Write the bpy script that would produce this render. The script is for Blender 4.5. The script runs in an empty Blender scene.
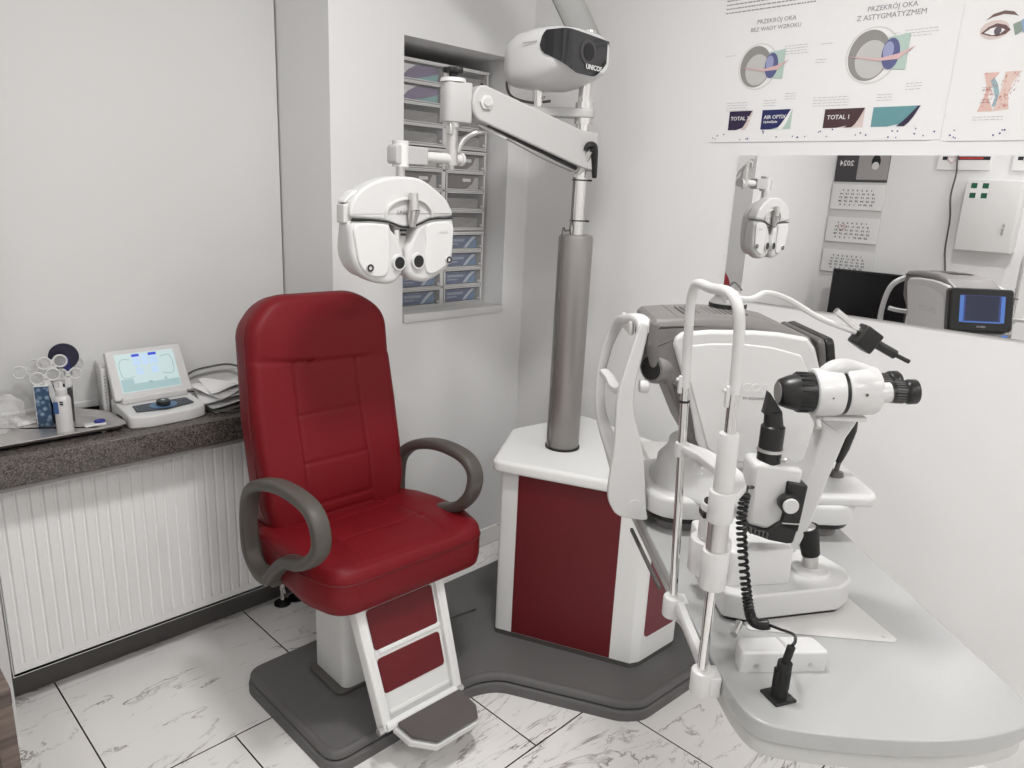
import bpy, bmesh, math, random
from mathutils import Matrix, Vector, Euler
random.seed(7)
PI = math.pi
SC = bpy.context.scene
COL = SC.collection

# ------------------------------------------------------------------ camera
H = 1.507
yaw, pitch, roll = 0.7703764, 0.2576512, 0.04624136
cy, sy, cp, sp = math.cos(yaw), math.sin(yaw), math.cos(pitch), math.sin(pitch)
fw = Vector((cy*cp, sy*cp, -sp)); rt = Vector((sy, -cy, 0)); up = rt.cross(fw)
cr, sr = math.cos(roll), math.sin(roll)
rt2 = cr*rt + sr*up; up2 = -sr*rt + cr*up
cam_d = bpy.data.cameras.new('camera'); cam = bpy.data.objects.new('camera', cam_d); COL.objects.link(cam)
cam_d.sensor_width = 36; cam_d.lens = 735.386*36/1024; cam_d.clip_start = .02
M = Matrix.Identity(4)
for i in range(3):
    M[i][0] = rt2[i]; M[i][1] = up2[i]; M[i][2] = -fw[i]
M[2][3] = H
cam.matrix_world = M
SC.camera = cam
# ------------------------------------------------------------------ world, exposure
SC.view_settings.view_transform = 'Standard'; SC.view_settings.look = 'None'
SC.view_settings.gamma = 1; SC.view_settings.use_curve_mapping = False
SC.view_settings.exposure = -0.02
w = bpy.data.worlds.new('world'); SC.world = w; w.use_nodes = True
w.node_tree.nodes['Background'].inputs[0].default_value = (.9, .95, 1, 1)
w.node_tree.nodes['Background'].inputs[1].default_value = .3
# main ceiling lamp, then unseen lamps added for fill: (x, y, size x, size y, watts)
LAMPS = [(.98, .80, .24, .24, 22), (.15, -1.2, .6, .6, 15), (1.5, -1.3, .6, .6, 11), (-.45, .7, .3, .3, 8)]
CEIL = 2.65

# ------------------------------------------------------------------ materials
MATS = {}
def mat(name, col, rough=.5, metal=0, bump=0, bscale=200, var=0, emit=None, spec=.5, coat=0, alpha=1, trans=0, ior=1.45):
    if name in MATS: return MATS[name]
    m = bpy.data.materials.new(name); m.use_nodes = True; nt = m.node_tree
    b = nt.nodes['Principled BSDF']
    b.inputs['Base Color'].default_value = (*col, 1)
    b.inputs['Roughness'].default_value = rough; b.inputs['Metallic'].default_value = metal
    b.inputs['Specular IOR Level'].default_value = spec
    b.inputs['Coat Weight'].default_value = coat
    b.inputs['Alpha'].default_value = alpha
    b.inputs['Transmission Weight'].default_value = trans; b.inputs['IOR'].default_value = ior
    tc = nt.nodes.new('ShaderNodeTexCoord')
    n = nt.nodes.new('ShaderNodeTexNoise'); n.inputs['Scale'].default_value = bscale; n.inputs['Detail'].default_value = 3
    nt.links.new(tc.outputs['Object'], n.inputs['Vector'])
    if bump:
        bp = nt.nodes.new('ShaderNodeBump'); bp.inputs['Strength'].default_value = bump; bp.inputs['Distance'].default_value = .002
        nt.links.new(n.outputs['Fac'], bp.inputs['Height']); nt.links.new(bp.outputs['Normal'], b.inputs['Normal'])
    if var:
        n2 = nt.nodes.new('ShaderNodeTexNoise'); n2.inputs['Scale'].default_value = 6
        nt.links.new(tc.outputs['Object'], n2.inputs['Vector'])
        mx = nt.nodes.new('ShaderNodeMixRGB'); mx.inputs[1].default_value = (*[c*(1-var) for c in col], 1)
        mx.inputs[2].default_value = (*[min(1, c*(1+var)) for c in col], 1)
        nt.links.new(n2.outputs['Fac'], mx.inputs[0]); nt.links.new(mx.outputs[0], b.inputs['Base Color'])
    if emit:
        b.inputs['Emission Color'].default_value = (*emit[:3], 1); b.inputs['Emission Strength'].default_value = emit[3]
    MATS[name] = m
    return m
white = mat('white_plastic', (.61, .608, .602), .32, coat=.15, var=.01)
white2 = mat('white_satin', (.68, .677, .67), .42, var=.015, bump=.05)
offw = mat('cabinet_grey_white', (.80, .805, .795), .45, bump=.08, bscale=350)
wallm = mat('wall_paint', (.76, .758, .755), .75, bump=.08, bscale=60, var=.012)
blindm = mat('blind_fabric', (.70, .698, .69), .85, bump=.05, bscale=400)
ceilm = mat('ceiling_paint', (.86, .86, .855), .8, bump=.05)
red = mat('red_leather', (.165, .006, .010), .50, bump=.12, bscale=260, var=.06, spec=.28)
redp = mat('red_panel', (.125, .005, .009), .5, bump=.1, bscale=300, var=.03)
redd = mat('pale_red_panel', (.17, .035, .045), .55, bump=.1)  # paler, greyer red for the panel on the cabinet's right face
armm = mat('grey_brown_plastic', (.085, .075, .066), .48, bump=.05)
basem = mat('grey_base_rubber', (.125, .122, .12), .55, bump=.3, bscale=500, var=.18)
steel = mat('brushed_grey_tube', (.27, .255, .245), .36, metal=.5)
chrome = mat('chrome', (.75, .74, .73), .12, metal=1)
alu = mat('aluminium', (.62, .61, .60), .3, metal=.9)
black = mat('black_plastic', (.012, .012, .012), .35)
blackr = mat('black_rubber', (.010, .010, .010), .6)
dgrey = mat('dark_grey', (.10, .095, .09), .45)
mgrey = mat('mid_grey', (.20, .19, .185), .45)
stgrey = mat('stand_grey_white', (.46, .457, .45), .42, bump=.05)
lgrey = mat('light_grey', (.62, .61, .60), .42)
darkglass = mat('dark_glass', (.012, .012, .014), .06, coat=.5)
matm = mat('carpet_grey', (.12, .105, .105), .9, bump=.9, bscale=700, var=.2)
paper = mat('paper_white', (.76, .755, .75), .8)
ink = mat('ink_grey', (.27, .27, .29), .8)
inkl = mat('ink_light', (.45, .45, .46), .8)
blackink = mat('ink_black', (.02, .02, .025), .6)
navy = mat('navy_print', (.015, .02, .10), .5)
tblue = mat('blue_print', (.05, .12, .30), .5)
teal = mat('teal_print', (.12, .28, .30), .5)
purple = mat('purple_print', (.025, .015, .05), .5)
brownp = mat('brown_print', (.06, .028, .032), .5)
pink = mat('pink_print', (.62, .42, .42), .6)
greenp = mat('green_print', (.42, .54, .48), .6)
skinp = mat('skin_print', (.62, .52, .49), .7)
redk = mat('red_ink', (.45, .04, .04), .6)
dgreen = mat('first_aid_green', (.01, .09, .05), .5)
mirrorm = mat('mirror_silver', (.93, .93, .93), .0, metal=1)
clearp = mat('clear_plastic', (.6, .6, .6), .25, alpha=.13)
clearbag = mat('clear_bag', (.85, .85, .85), .15, alpha=.25, bump=.6, bscale=60)
stainless = mat('stainless_steel', (.72, .70, .69), .42, metal=1, bump=.05)
blue_cap = mat('blue_cap', (.02, .03, .25), .4)
bluebox = mat('blue_box', (.10, .20, .32), .5)
_nt = bluebox.node_tree; _n = _nt.nodes.new('ShaderNodeTexVoronoi'); _n.inputs['Scale'].default_value = 75
_r = _nt.nodes.new('ShaderNodeValToRGB'); _r.color_ramp.elements[0].color = (.36, .47, .58, 1); _r.color_ramp.elements[1].color = (.03, .07, .14, 1); _r.color_ramp.elements[1].position = .55
_t = _nt.nodes.new('ShaderNodeTexCoord'); _nt.links.new(_t.outputs['Object'], _n.inputs['Vector']); _nt.links.new(_n.outputs['Distance'], _r.inputs[0]); _nt.links.new(_r.outputs[0], _nt.nodes['Principled BSDF'].inputs['Base Color'])
lit_blue = mat('screen_blue', (.05, .1, .3), .3, emit=(.10, .24, .62, .55))
lit_cyan = mat('screen_cyan', (.12, .16, .16), .3, emit=(.42, .60, .62, .65))
lit_white = mat('screen_white', (.15, .17, .17), .3, emit=(.62, .78, .78, .72))
lit_darkblue = mat('screen_dark_blue', (.02, .03, .1), .3, emit=(.05, .08, .30, .5))
lampm = mat('lamp_diffuser', (.9, .9, .9), .5, emit=(1, .97, .93, 4))

def node_floor():
    m = bpy.data.materials.new('marble_tile'); m.use_nodes = True; nt = m.node_tree; N = nt.nodes; L = nt.links
    b = N['Principled BSDF']; b.inputs['Roughness'].default_value = .22; b.inputs['Specular IOR Level'].default_value = .45
    tc = N.new('ShaderNodeTexCoord')
    mp = N.new('ShaderNodeMapping'); mp.inputs['Location'].default_value = (-.435, -1.131, 0)
    L.new(tc.outputs['Object'], mp.inputs['Vector'])
    br = N.new('ShaderNodeTexBrick'); br.offset = .5; br.inputs['Scale'].default_value = 1
    br.inputs['Brick Width'].default_value = .597; br.inputs['Row Height'].default_value = .593
    br.inputs['Mortar Size'].default_value = .0022; br.inputs['Mortar Smooth'].default_value = 0
    br.inputs['Color1'].default_value = (0, 0, 0, 1); br.inputs['Color2'].default_value = (1, 1, 1, 1)
    br.inputs['Mortar'].default_value = (0, 0, 0, 1)
    L.new(mp.outputs[0], br.inputs['Vector'])
    # veins: per-tile shifted, wave-like cracks
    add = N.new('ShaderNodeVectorMath'); add.operation = 'MULTIPLY_ADD'
    comb = N.new('ShaderNodeCombineXYZ'); L.new(br.outputs['Color'], comb.inputs[2])
    add.inputs[1].default_value = (1, 1, 3); L.new(comb.outputs[0], add.inputs[2])
    L.new(tc.outputs['Object'], add.inputs[0])
    base = None
    def vein(scale, width, rot, seedz, strength):
        mpp = N.new('ShaderNodeMapping'); mpp.inputs['Rotation'].default_value = (0, 0, rot)
        mpp.inputs['Scale'].default_value = (scale*.45, scale*1.5, scale); mpp.inputs['Location'].default_value = (seedz, seedz*2, seedz)
        L.new(add.outputs[0], mpp.inputs['Vector'])
        ns = N.new('ShaderNodeTexNoise'); ns.inputs['Scale'].default_value = 1.0; ns.inputs['Detail'].default_value = 9
        ns.inputs['Roughness'].default_value = .62; ns.inputs['Distortion'].default_value = .9
        L.new(mpp.outputs[0], ns.inputs['Vector'])
        sb = N.new('ShaderNodeMath'); sb.operation = 'SUBTRACT'; sb.inputs[1].default_value = .5
        L.new(ns.outputs['Fac'], sb.inputs[0])
        ab = N.new('ShaderNodeMath'); ab.operation = 'ABSOLUTE'; L.new(sb.outputs[0], ab.inputs[0])
        mr = N.new('ShaderNodeMapRange'); mr.inputs['From Min'].default_value = 0; mr.inputs['From Max'].default_value = width
        mr.inputs['To Min'].default_value = strength; mr.inputs['To Max'].default_value = 0
        L.new(ab.outputs[0], mr.inputs['Value'])
        # break the veins up
        n2 = N.new('ShaderNodeTexNoise'); n2.inputs['Scale'].default_value = 4.5; n2.inputs['Detail'].default_value = 2
        L.new(mpp.outputs[0], n2.inputs['Vector'])
        r2 = N.new('ShaderNodeMapRange'); r2.inputs['From Min'].default_value = .45; r2.inputs['From Max'].default_value = .62
        L.new(n2.outputs['Fac'], r2.inputs['Value'])
        mu = N.new('ShaderNodeMath'); mu.operation = 'MULTIPLY'; L.new(mr.outputs[0], mu.inputs[0]); L.new(r2.outputs[0], mu.inputs[1])
        return mu
    v1 = vein(2.1, .010, -.55, 3.1, .95); v2 = vein(3.6, .009, -.35, 9.3, .6)
    mx = N.new('ShaderNodeMath'); mx.operation = 'MAXIMUM'; L.new(v1.outputs[0], mx.inputs[0]); L.new(v2.outputs[0], mx.inputs[1])
    c1 = N.new('ShaderNodeMixRGB'); c1.inputs[1].default_value = (.88, .865, .85, 1); c1.inputs[2].default_value = (.10, .075, .06, 1)
    L.new(mx.outputs[0], c1.inputs[0])
    c2 = N.new('ShaderNodeMixRGB'); c2.inputs[2].default_value = (.02, .018, .016, 1)
    L.new(c1.outputs[0], c2.inputs[1]); L.new(br.outputs['Fac'], c2.inputs[0])
    L.new(c2.outputs[0], b.inputs['Base Color'])
    return m
floorm = node_floor()
def node_granite():
    m = bpy.data.materials.new('speckled_stone'); m.use_nodes = True; nt = m.node_tree; N = nt.nodes; L = nt.links
    b = N['Principled BSDF']; b.inputs['Roughness'].default_value = .25
    tc = N.new('ShaderNodeTexCoord')
    v = N.new('ShaderNodeTexNoise'); v.inputs['Scale'].default_value = 300; v.inputs['Detail'].default_value = 4
    L.new(tc.outputs['Object'], v.inputs['Vector'])
    r = N.new('ShaderNodeValToRGB'); e = r.color_ramp.elements
    e[0].position = .36; e[0].color = (.012, .010, .010, 1); e[1].position = .72; e[1].color = (.19, .165, .15, 1)
    k = r.color_ramp.elements.new(.48); k.color = (.085, .072, .066, 1)
    L.new(v.outputs['Fac'], r.inputs[0]); L.new(r.outputs[0], b.inputs['Base Color'])
    return m
granite = node_granite()
def node_wood():
    m = bpy.data.materials.new('brown_laminate'); m.use_nodes = True; nt = m.node_tree; N = nt.nodes; L = nt.links
    b = N['Principled BSDF']; b.inputs['Roughness'].default_value = .45
    tc = N.new('ShaderNodeTexCoord'); mp = N.new('ShaderNodeMapping'); mp.inputs['Scale'].default_value = (2, 40, 40)
    L.new(tc.outputs['Object'], mp.inputs[0])
    v = N.new('ShaderNodeTexNoise'); v.inputs['Scale'].default_value = 1.5; v.inputs['Detail'].default_value = 5
    L.new(mp.outputs[0], v.inputs['Vector'])
    r = N.new('ShaderNodeValToRGB'); e = r.color_ramp.elements
    e[0].position = .3; e[0].color = (.035, .022, .018, 1); e[1].position = .7; e[1].color = (.16, .12, .10, 1)
    L.new(v.outputs['Fac'], r.inputs[0]); L.new(r.outputs[0], b.inputs['Base Color'])
    return m
wood = node_wood()
def node_tread():
    # rubber base top with fine square studs
    m = bpy.data.materials.new('studded_rubber'); m.use_nodes = True; nt = m.node_tree; N = nt.nodes; L = nt.links
    b = N['Principled BSDF']; b.inputs['Roughness'].default_value = .5; b.inputs['Base Color'].default_value = (.135, .132, .13, 1)
    tc = N.new('ShaderNodeTexCoord'); mp = N.new('ShaderNodeMapping'); mp.inputs['Rotation'].default_value = (0, 0, PI/4)
    L.new(tc.outputs['Object'], mp.inputs[0])
    v = N.new('ShaderNodeTexBrick'); v.offset = 0; v.inputs['Scale'].default_value = 1; v.inputs['Brick Width'].default_value = .009
    v.inputs['Row Height'].default_value = .009; v.inputs['Mortar Size'].default_value = .0016; v.inputs['Mortar Smooth'].default_value = .4
    L.new(mp.outputs[0], v.inputs['Vector'])
    bp = N.new('ShaderNodeBump'); bp.inputs['Strength'].default_value = .6; bp.inputs['Distance'].default_value = .001; bp.invert = True
    L.new(v.outputs['Fac'], bp.inputs['Height']); L.new(bp.outputs[0], b.inputs['Normal'])
    return m
tread = node_tread()
def node_table():
    # glossy laminate with a fine orange-peel that glitters
    m = bpy.data.materials.new('table_laminate'); m.use_nodes = True; nt = m.node_tree; N = nt.nodes; L = nt.links
    b = N['Principled BSDF']; b.inputs['Roughness'].default_value = .23; b.inputs['Base Color'].default_value = (.40, .405, .40, 1)
    tc = N.new('ShaderNodeTexCoord')
    v = N.new('ShaderNodeTexNoise'); v.inputs['Scale'].default_value = 330; v.inputs['Detail'].default_value = 1
    L.new(tc.outputs['Object'], v.inputs['Vector'])
    bp = N.new('ShaderNodeBump'); bp.inputs['Strength'].default_value = .5; bp.inputs['Distance'].default_value = .0006
    L.new(v.outputs['Fac'], bp.inputs['Height']); L.new(bp.outputs[0], b.inputs['Normal'])
    return m
tablem = node_table()

# ------------------------------------------------------------------ geometry helpers
def newbm(): return bmesh.new()
def finish(bm, angle=38):
    bmesh.ops.remove_doubles(bm, verts=bm.verts, dist=1e-6)
    bmesh.ops.recalc_face_normals(bm, faces=bm.faces)
    ca = math.radians(angle)
    for f in bm.faces: f.smooth = True
    for e in bm.edges:
        if len(e.link_faces) == 2:
            if e.calc_face_angle(0) > ca: e.smooth = False
        else: e.smooth = False
    for f in bm.faces:
        if len(f.verts) > 8:
            f.smooth = False
            for e in f.edges: e.smooth = False
def obj(name, bm, m, parent=None, loc=None, rot=None, angle=38):
    finish(bm, angle)
    me = bpy.data.meshes.new(name); bm.to_mesh(me); bm.free()
    o = bpy.data.objects.new(name, me); COL.objects.link(o)
    for mm in (m if isinstance(m, (list, tuple)) else [m]): me.materials.append(mm)
    if parent: o.parent = parent
    if loc is not None: o.location = loc
    if rot is not None: o.rotation_euler = rot
    return o
def tag(o, label, cat, group=None):
    o['label'] = label; o['category'] = cat
    if group: o['group'] = group
    return o
def thing(name, label, cat, loc=(0, 0, 0), rotz=0, group=None):
    o = bpy.data.objects.new(name, None); COL.objects.link(o); o.empty_display_size = .05
    o.location = loc; o.rotation_euler = (0, 0, rotz)
    return tag(o, label, cat, group)
def struct(name, bm, m, **k):
    o = obj(name, bm, m, **k)
    if not k.get('parent'): o['kind'] = 'structure'
    return o
def dup(root, loc=None, rotz=None, label=None):
    r = root.copy(); COL.objects.link(r)
    if loc is not None: r.location = loc
    if rotz is not None: r.rotation_euler = (0, 0, rotz)
    if label: r['label'] = label
    for ch in [o for o in bpy.data.objects if o.parent == root]:
        c = ch.copy(); COL.objects.link(c); c.parent = r
        for g in [o for o in bpy.data.objects if o.parent == ch]:
            d = g.copy(); COL.objects.link(d); d.parent = c
    return r
def xf(bm, vs, M):
    if M is not None: bmesh.ops.transform(bm, matrix=M, verts=vs)
def box(bm, c, s, bev=0, seg=3, M=None, mi=0):
    r = bmesh.ops.create_cube(bm, size=1); vs = r['verts']
    for v in vs: v.co = Vector((v.co.x*s[0], v.co.y*s[1], v.co.z*s[2]))
    if bev:
        es = list({e for v in vs for e in v.link_edges})
        rr = bmesh.ops.bevel(bm, geom=es, offset=bev, segments=seg, affect='EDGES', profile=.5)
        vs = list({v for f in rr['faces'] for v in f.verts} | {v for v in vs if v.is_valid})
    T = Matrix.Translation(c)
    if M is not None: T = M @ T
    bmesh.ops.transform(bm, matrix=T, verts=vs)
    for f in {f for v in vs for f in v.link_faces}: f.material_index = mi
def boxr(bm, c, s, R, bev=0, seg=3):   # rotated box, R euler tuple
    box(bm, (0, 0, 0), s, bev, seg, M=Matrix.Translation(c) @ Euler(R).to_matrix().to_4x4())
def frame_to(p0, p1):
    p0 = Vector(p0); p1 = Vector(p1); z = (p1-p0).normalized()
    a = Vector((0, 0, 1)) if abs(z.z) < .9 else Vector((1, 0, 0))
    x = a.cross(z).normalized(); y = z.cross(x)
    return Matrix((x, y, z)).transposed().to_4x4(), (p1-p0).length
def lathe(bm, prof, n=32, M=None, cap=True):
    rings = []
    for r, z in prof:
        rings.append([bm.verts.new((r*math.cos(2*PI*i/n), r*math.sin(2*PI*i/n), z)) for i in range(n)])
    for a, b in zip(rings, rings[1:]):
        for i in range(n): bm.faces.new((a[i], a[(i+1) % n], b[(i+1) % n], b[i]))
    if cap:
        for rg in (rings[0], rings[-1]): bm.faces.new(rg)
    xf(bm, [v for r in rings for v in r], M)
def cyl(bm, p0, p1, r0, r1=None, n=28, bev=0):
    if r1 is None: r1 = r0
    R, L = frame_to(p0, p1); T = Matrix.Translation(p0) @ R
    if bev:
        k = .3*bev
        prof = [(r0-bev, 0), (r0-k, k), (r0, bev), (r1, L-bev), (r1-k, L-k), (r1-bev, L)]
    else: prof = [(r0, 0), (r1, L)]
    lathe(bm, prof, n, T)
def catmull(pts, k=6, closed=False):
    P = [Vector(p) for p in pts]; n = len(P); out = []
    rng = range(n) if closed else range(n-1)
    for i in rng:
        if closed: a, b, c, d = P[(i-1) % n], P[i], P[(i+1) % n], P[(i+2) % n]
        else: a, b, c, d = P[max(i-1, 0)], P[i], P[i+1], P[min(i+2, n-1)]
        for j in range(k):
            t = j/k
            out.append(.5*((2*b)+(c-a)*t+(2*a-5*b+4*c-d)*t*t+(3*b-a-3*c+d)*t**3))
    if not closed: out.append(P[-1])
    return out
def tube(bm, pts, r, n=12, k=6, closed=False, sec=None, upv=None, smooth=True):
    """swept tube; sec=(a,b): elliptical half sizes along (side, other); r may be a list per input point"""
    P = catmull(pts, k, closed) if smooth else [Vector(p) for p in pts]
    m = len(P)
    if isinstance(r, (list, tuple)):
        rs = []
        for i in range(m):
            t = i/(m-1)*(len(r)-1); a = int(min(t, len(r)-2)); rs.append(r[a]+(r[a+1]-r[a])*(t-a))
    else: rs = [r]*m
    rings = []; prev = None
    for i in range(m):
        if closed: tg = (P[(i+1) % m]-P[(i-1) % m]).normalized()
        else: tg = (P[min(i+1, m-1)]-P[max(i-1, 0)]).normalized()
        if upv is not None:
            x = Vector(upv); x = (x-tg*x.dot(tg)).normalized()
        elif prev is None:
            a = Vector((0, 0, 1)) if abs(tg.z) < .9 else Vector((1, 0, 0)); x = a.cross(tg).normalized()
        else: x = (prev-tg*prev.dot(tg)).normalized()
        prev = x; y = tg.cross(x)
        sa, sb = sec if sec else (1, 1)
        ring = []
        for j in range(n):
            an = 2*PI*j/n; ca, sa_ = math.cos(an), math.sin(an)
            if sec:   # rounded-rectangle-ish section
                ca = math.copysign(abs(ca)**.65, ca); sa_ = math.copysign(abs(sa_)**.65, sa_)
            ring.append(bm.verts.new(P[i]+(x*ca*sa+y*sa_*sb)*rs[i]))
        rings.append(ring)
    pr = list(zip(rings, rings[1:]))
    if closed: pr.append((rings[-1], rings[0]))
    for a, b in pr:
        for j in range(n): bm.faces.new((a[j], a[(j+1) % n], b[(j+1) % n], b[j]))
    if not closed:
        bm.faces.new(rings[0]); bm.faces.new(rings[-1])
def rpoly(pts, r, seg=5):
    """round the corners of a 2D polygon; r number or list"""
    out = []; n = len(pts)
    for i in range(n):
        p = Vector(pts[i]); a = Vector(pts[i-1]); b = Vector(pts[(i+1) % n]); ri = r[i] if isinstance(r, (list, tuple)) else r
        u = (a-p); v = (b-p); lu, lv = u.length, v.length
        if ri <= 0 or lu < 1e-6 or lv < 1e-6: out.append(tuple(p)); continue
        u /= lu; v /= lv; ang = u.angle(v); 
        if ang > PI-.05: out.append(tuple(p)); continue
        d = min(ri/math.tan(ang/2), lu*.48, lv*.48)
        p0 = p+u*d; p1 = p+v*d
        for j in range(seg+1):
            t = j/seg; q = p0*(1-t)**2+p*2*t*(1-t)+p1*t*t
            out.append((q.x, q.y))
    return out
def offset_poly(pts, d):
    """offset inward by d (for ccw or cw) """
    n = len(pts); A = sum(pts[i][0]*pts[(i+1) % n][1]-pts[(i+1) % n][0]*pts[i][1] for i in range(n))
    s = 1 if A > 0 else -1; out = []
    for i in range(n):
        p = Vector(pts[i]); a = Vector(pts[i-1]); b = Vector(pts[(i+1) % n])
        e1 = (p-a); e2 = (b-p)
        if e1.length < 1e-9: e1 = e2
        if e2.length < 1e-9: e2 = e1
        n1 = Vector((-e1.y, e1.x)).normalized(); n2 = Vector((-e2.y, e2.x)).normalized()
        nn = n1+n2
        if nn.length < 1e-6: nn = n1
        nn.normalize(); k = 1/max(.5, nn.dot(n1))
        q = p+nn*d*k*s; out.append((q.x, q.y))
    return out
def prism(bm, pts, z0, z1, bev=0, M=None, seg=3, botbev=None):
    """polygon extruded z0..z1, rims rounded by bev"""
    if botbev is None: botbev = bev
    lv = []
    if botbev:
        for j in range(seg+1):
            a = j/seg*PI/2; lv.append((botbev*(1-math.sin(a)), z0+botbev*(1-math.cos(a))))
    else: lv.append((0, z0))
    if bev:
        for j in range(seg+1):
            a = j/seg*PI/2; lv.append((bev*(1-math.cos(a)), z1-bev*(1-math.sin(a))))
    else: lv.append((0, z1))
    rings = []
    for d, z in lv:
        pp = offset_poly(pts, d) if d > 1e-7 else pts
        rings.append([bm.verts.new((x, y, z)) for x, y in pp])
    n = len(pts)
    for a, b in zip(rings, rings[1:]):
        for i in range(n): bm.faces.new((a[i], a[(i+1) % n], b[(i+1) % n], b[i]))
    bm.faces.new(rings[0]); bm.faces.new(rings[-1])
    xf(bm, [v for r in rings for v in r], M)
def ellipse(cx, cy, a, b, n=40, p=2.0, a0=0, a1=2*PI):
    out = []
    for i in range(n):
        t = a0+(a1-a0)*i/(n if a1-a0 > 6.28 else n-1)
        c, s = math.cos(t), math.sin(t)
        out.append((cx+a*math.copysign(abs(c)**(2/p), c), cy+b*math.copysign(abs(s)**(2/p), s)))
    return out
# matrices mapping prism's (a, b, height) to world axes
def MXZ(y=0):      # (x, z) outline, height towards -y
    return Matrix(((1, 0, 0, 0), (0, 0, -1, y), (0, 1, 0, 0), (0, 0, 0, 1)))
def MYZ(x=0, s=1):  # (y, z) outline, height towards s*x
    return Matrix(((0, 0, s, x), (1, 0, 0, 0), (0, 1, 0, 0), (0, 0, 0, 1)))
def pad(bm, outl, t, edge, fn=None, rings=30, M=None, back=0.0, domep=2.4, dome=.012):
    """upholstered pad: outline in the plane, front face at +t, back at 0, edges rounded by 'edge'"""
    n = len(outl); cx = sum(p[0] for p in outl)/n; cyy = sum(p[1] for p in outl)/n
    R = []
    lv = [(edge*.6, 0.0), (edge*.15, edge*.25), (0, edge)]
    lv += [(edge*(1-math.cos(a)), t-edge+edge*math.sin(a)) for a in [i/6*PI/2 for i in range(0, 7)]]
    for d, z in lv: R.append([(x, y, z) for x, y in offset_poly(outl, d)])
    last = offset_poly(outl, edge)
    for i in range(1, rings):
        s = 1-i/rings
        R.append([(cx+(x-cx)*s, cyy+(y-cyy)*s, t) for x, y in last])
    vs = []
    for k_, ring in enumerate(R):
        row = []
        for x, y, z in ring:
            if z > t*.55 and fn: 
                z += fn(x, y)*min(1, (z-t*.55)/(t*.45))
            if k_ >= 3:
                s = max(0, 1-max(0, (k_-9))/(rings-1)) if k_ > 9 else 1
                z += dome*(1-s**domep)
            row.append(bm.verts.new((x, y, z)))
        vs.append(row)
    for a, b in zip(vs, vs[1:]):
        for i in range(n): bm.faces.new((a[i], a[(i+1) % n], b[(i+1) % n], b[i]))
    bm.faces.new(vs[0]); bm.faces.new(vs[-1])
    xf(bm, [v for r in vs for v in r], M)
def seg_d(x, y, a, b):
    ax, ay = a; bx, by = b; dx, dy = bx-ax, by-ay; L = dx*dx+dy*dy
    t = max(0, min(1, ((x-ax)*dx+(y-ay)*dy)/L)); return math.hypot(x-ax-t*dx, y-ay-t*dy)
def densify(poly, step=.008):
    out = []
    n = len(poly)
    for i in range(n):
        a = Vector(poly[i]); b = Vector(poly[(i+1) % n]); k = max(1, int((b-a).length/step))
        for j in range(k): out.append(tuple(a.lerp(b, j/k)))
    return out
def text(name, s, size, m, parent, M, depth=.0004, align='CENTER', bold=0, sx=1):
    cu = bpy.data.curves.new(name, 'FONT'); cu.body = s; cu.size = size; cu.align_x = align; cu.align_y = 'CENTER'
    cu.extrude = depth; cu.offset = bold; cu.resolution_u = 2
    t = bpy.data.objects.new(name+'_tmp', cu); COL.objects.link(t)
    bpy.context.view_layer.update()
    me = bpy.data.meshes.new_from_object(t.evaluated_get(bpy.context.evaluated_depsgraph_get()))
    bpy.data.objects.remove(t); bpy.data.curves.remove(cu)
    me.transform(M @ Matrix.Diagonal((sx, 1, 1, 1))); me.name = name
    me.materials.clear(); me.materials.append(m)
    o = bpy.data.objects.new(name, me); COL.objects.link(o)
    if parent: o.parent = parent
    return o
def mframe(o, x, y):     # origin, local x dir, local y dir (z = x × y)
    x = Vector(x).normalized(); y = Vector(y); y = (y-x*y.dot(x)).normalized(); z = x.cross(y)
    m = Matrix((x, y, z)).transposed().to_4x4(); return Matrix.Translation(o) @ m

# ================================================================== ROOM
XL, XR, YF, YB = -.8, 2.21, 2.11, -2.2      # left wall, poster wall, front wall face, rear wall
XC = 1.31; XW0 = .305                                     # right side of the window recess
bm = newbm(); box(bm, ((XL+XR)/2, (YB+2.5)/2, -.05), (XR-XL+.4, 2.5-YB+.3, .1)); struct('floor', bm, floorm)
bm = newbm(); box(bm, ((XL+XR)/2, (YB+2.5)/2, CEIL+.05), (XR-XL+.4, 2.5-YB+.3, .1)); struct('ceiling', bm, ceilm)
bm = newbm(); box(bm, (XR+.06, .1, CEIL/2), (.12, 5.0, CEIL)); struct('wall_right', bm, wallm)
bm = newbm(); box(bm, (XL-.06, .1, CEIL/2), (.12, 5.0, CEIL)); struct('wall_left', bm, wallm)
bm = newbm(); box(bm, ((XL+XR)/2, YB-.06, CEIL/2), (XR-XL+.4, .12, CEIL)); struct('wall_back', bm, wallm)
# front wall with a niche (hole x NX0..NX1, z NZ0..NZ1)
NX0, NX1, NZ0, NZ1, ND = 1.593, 2.093, 1.056, 1.982, .34
bm = newbm(); yd = .40
def wb(x0, x1, z0, z1, y0=YF, y1=YF+yd): box(bm, ((x0+x1)/2, (y0+y1)/2, (z0+z1)/2), (x1-x0, y1-y0, z1-z0))
wb(XL, XW0, 0, CEIL); wb(XC, NX0, 0, CEIL); wb(NX1, XR, 0, CEIL); wb(NX0, NX1, 0, NZ0-.03); wb(NX0, NX1, NZ1, CEIL); wb(NX0, NX1, NZ0-.03, NZ1, YF+ND, YF+yd)
struct('wall_front', bm, wallm)
bm = newbm(); box(bm, ((NX0+NX1)/2+.002, YF+ND/2-.004, NZ0-.015), (NX1-NX0-.004, ND+.008, .0299), .002); struct('trim_1', bm, white2)
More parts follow.
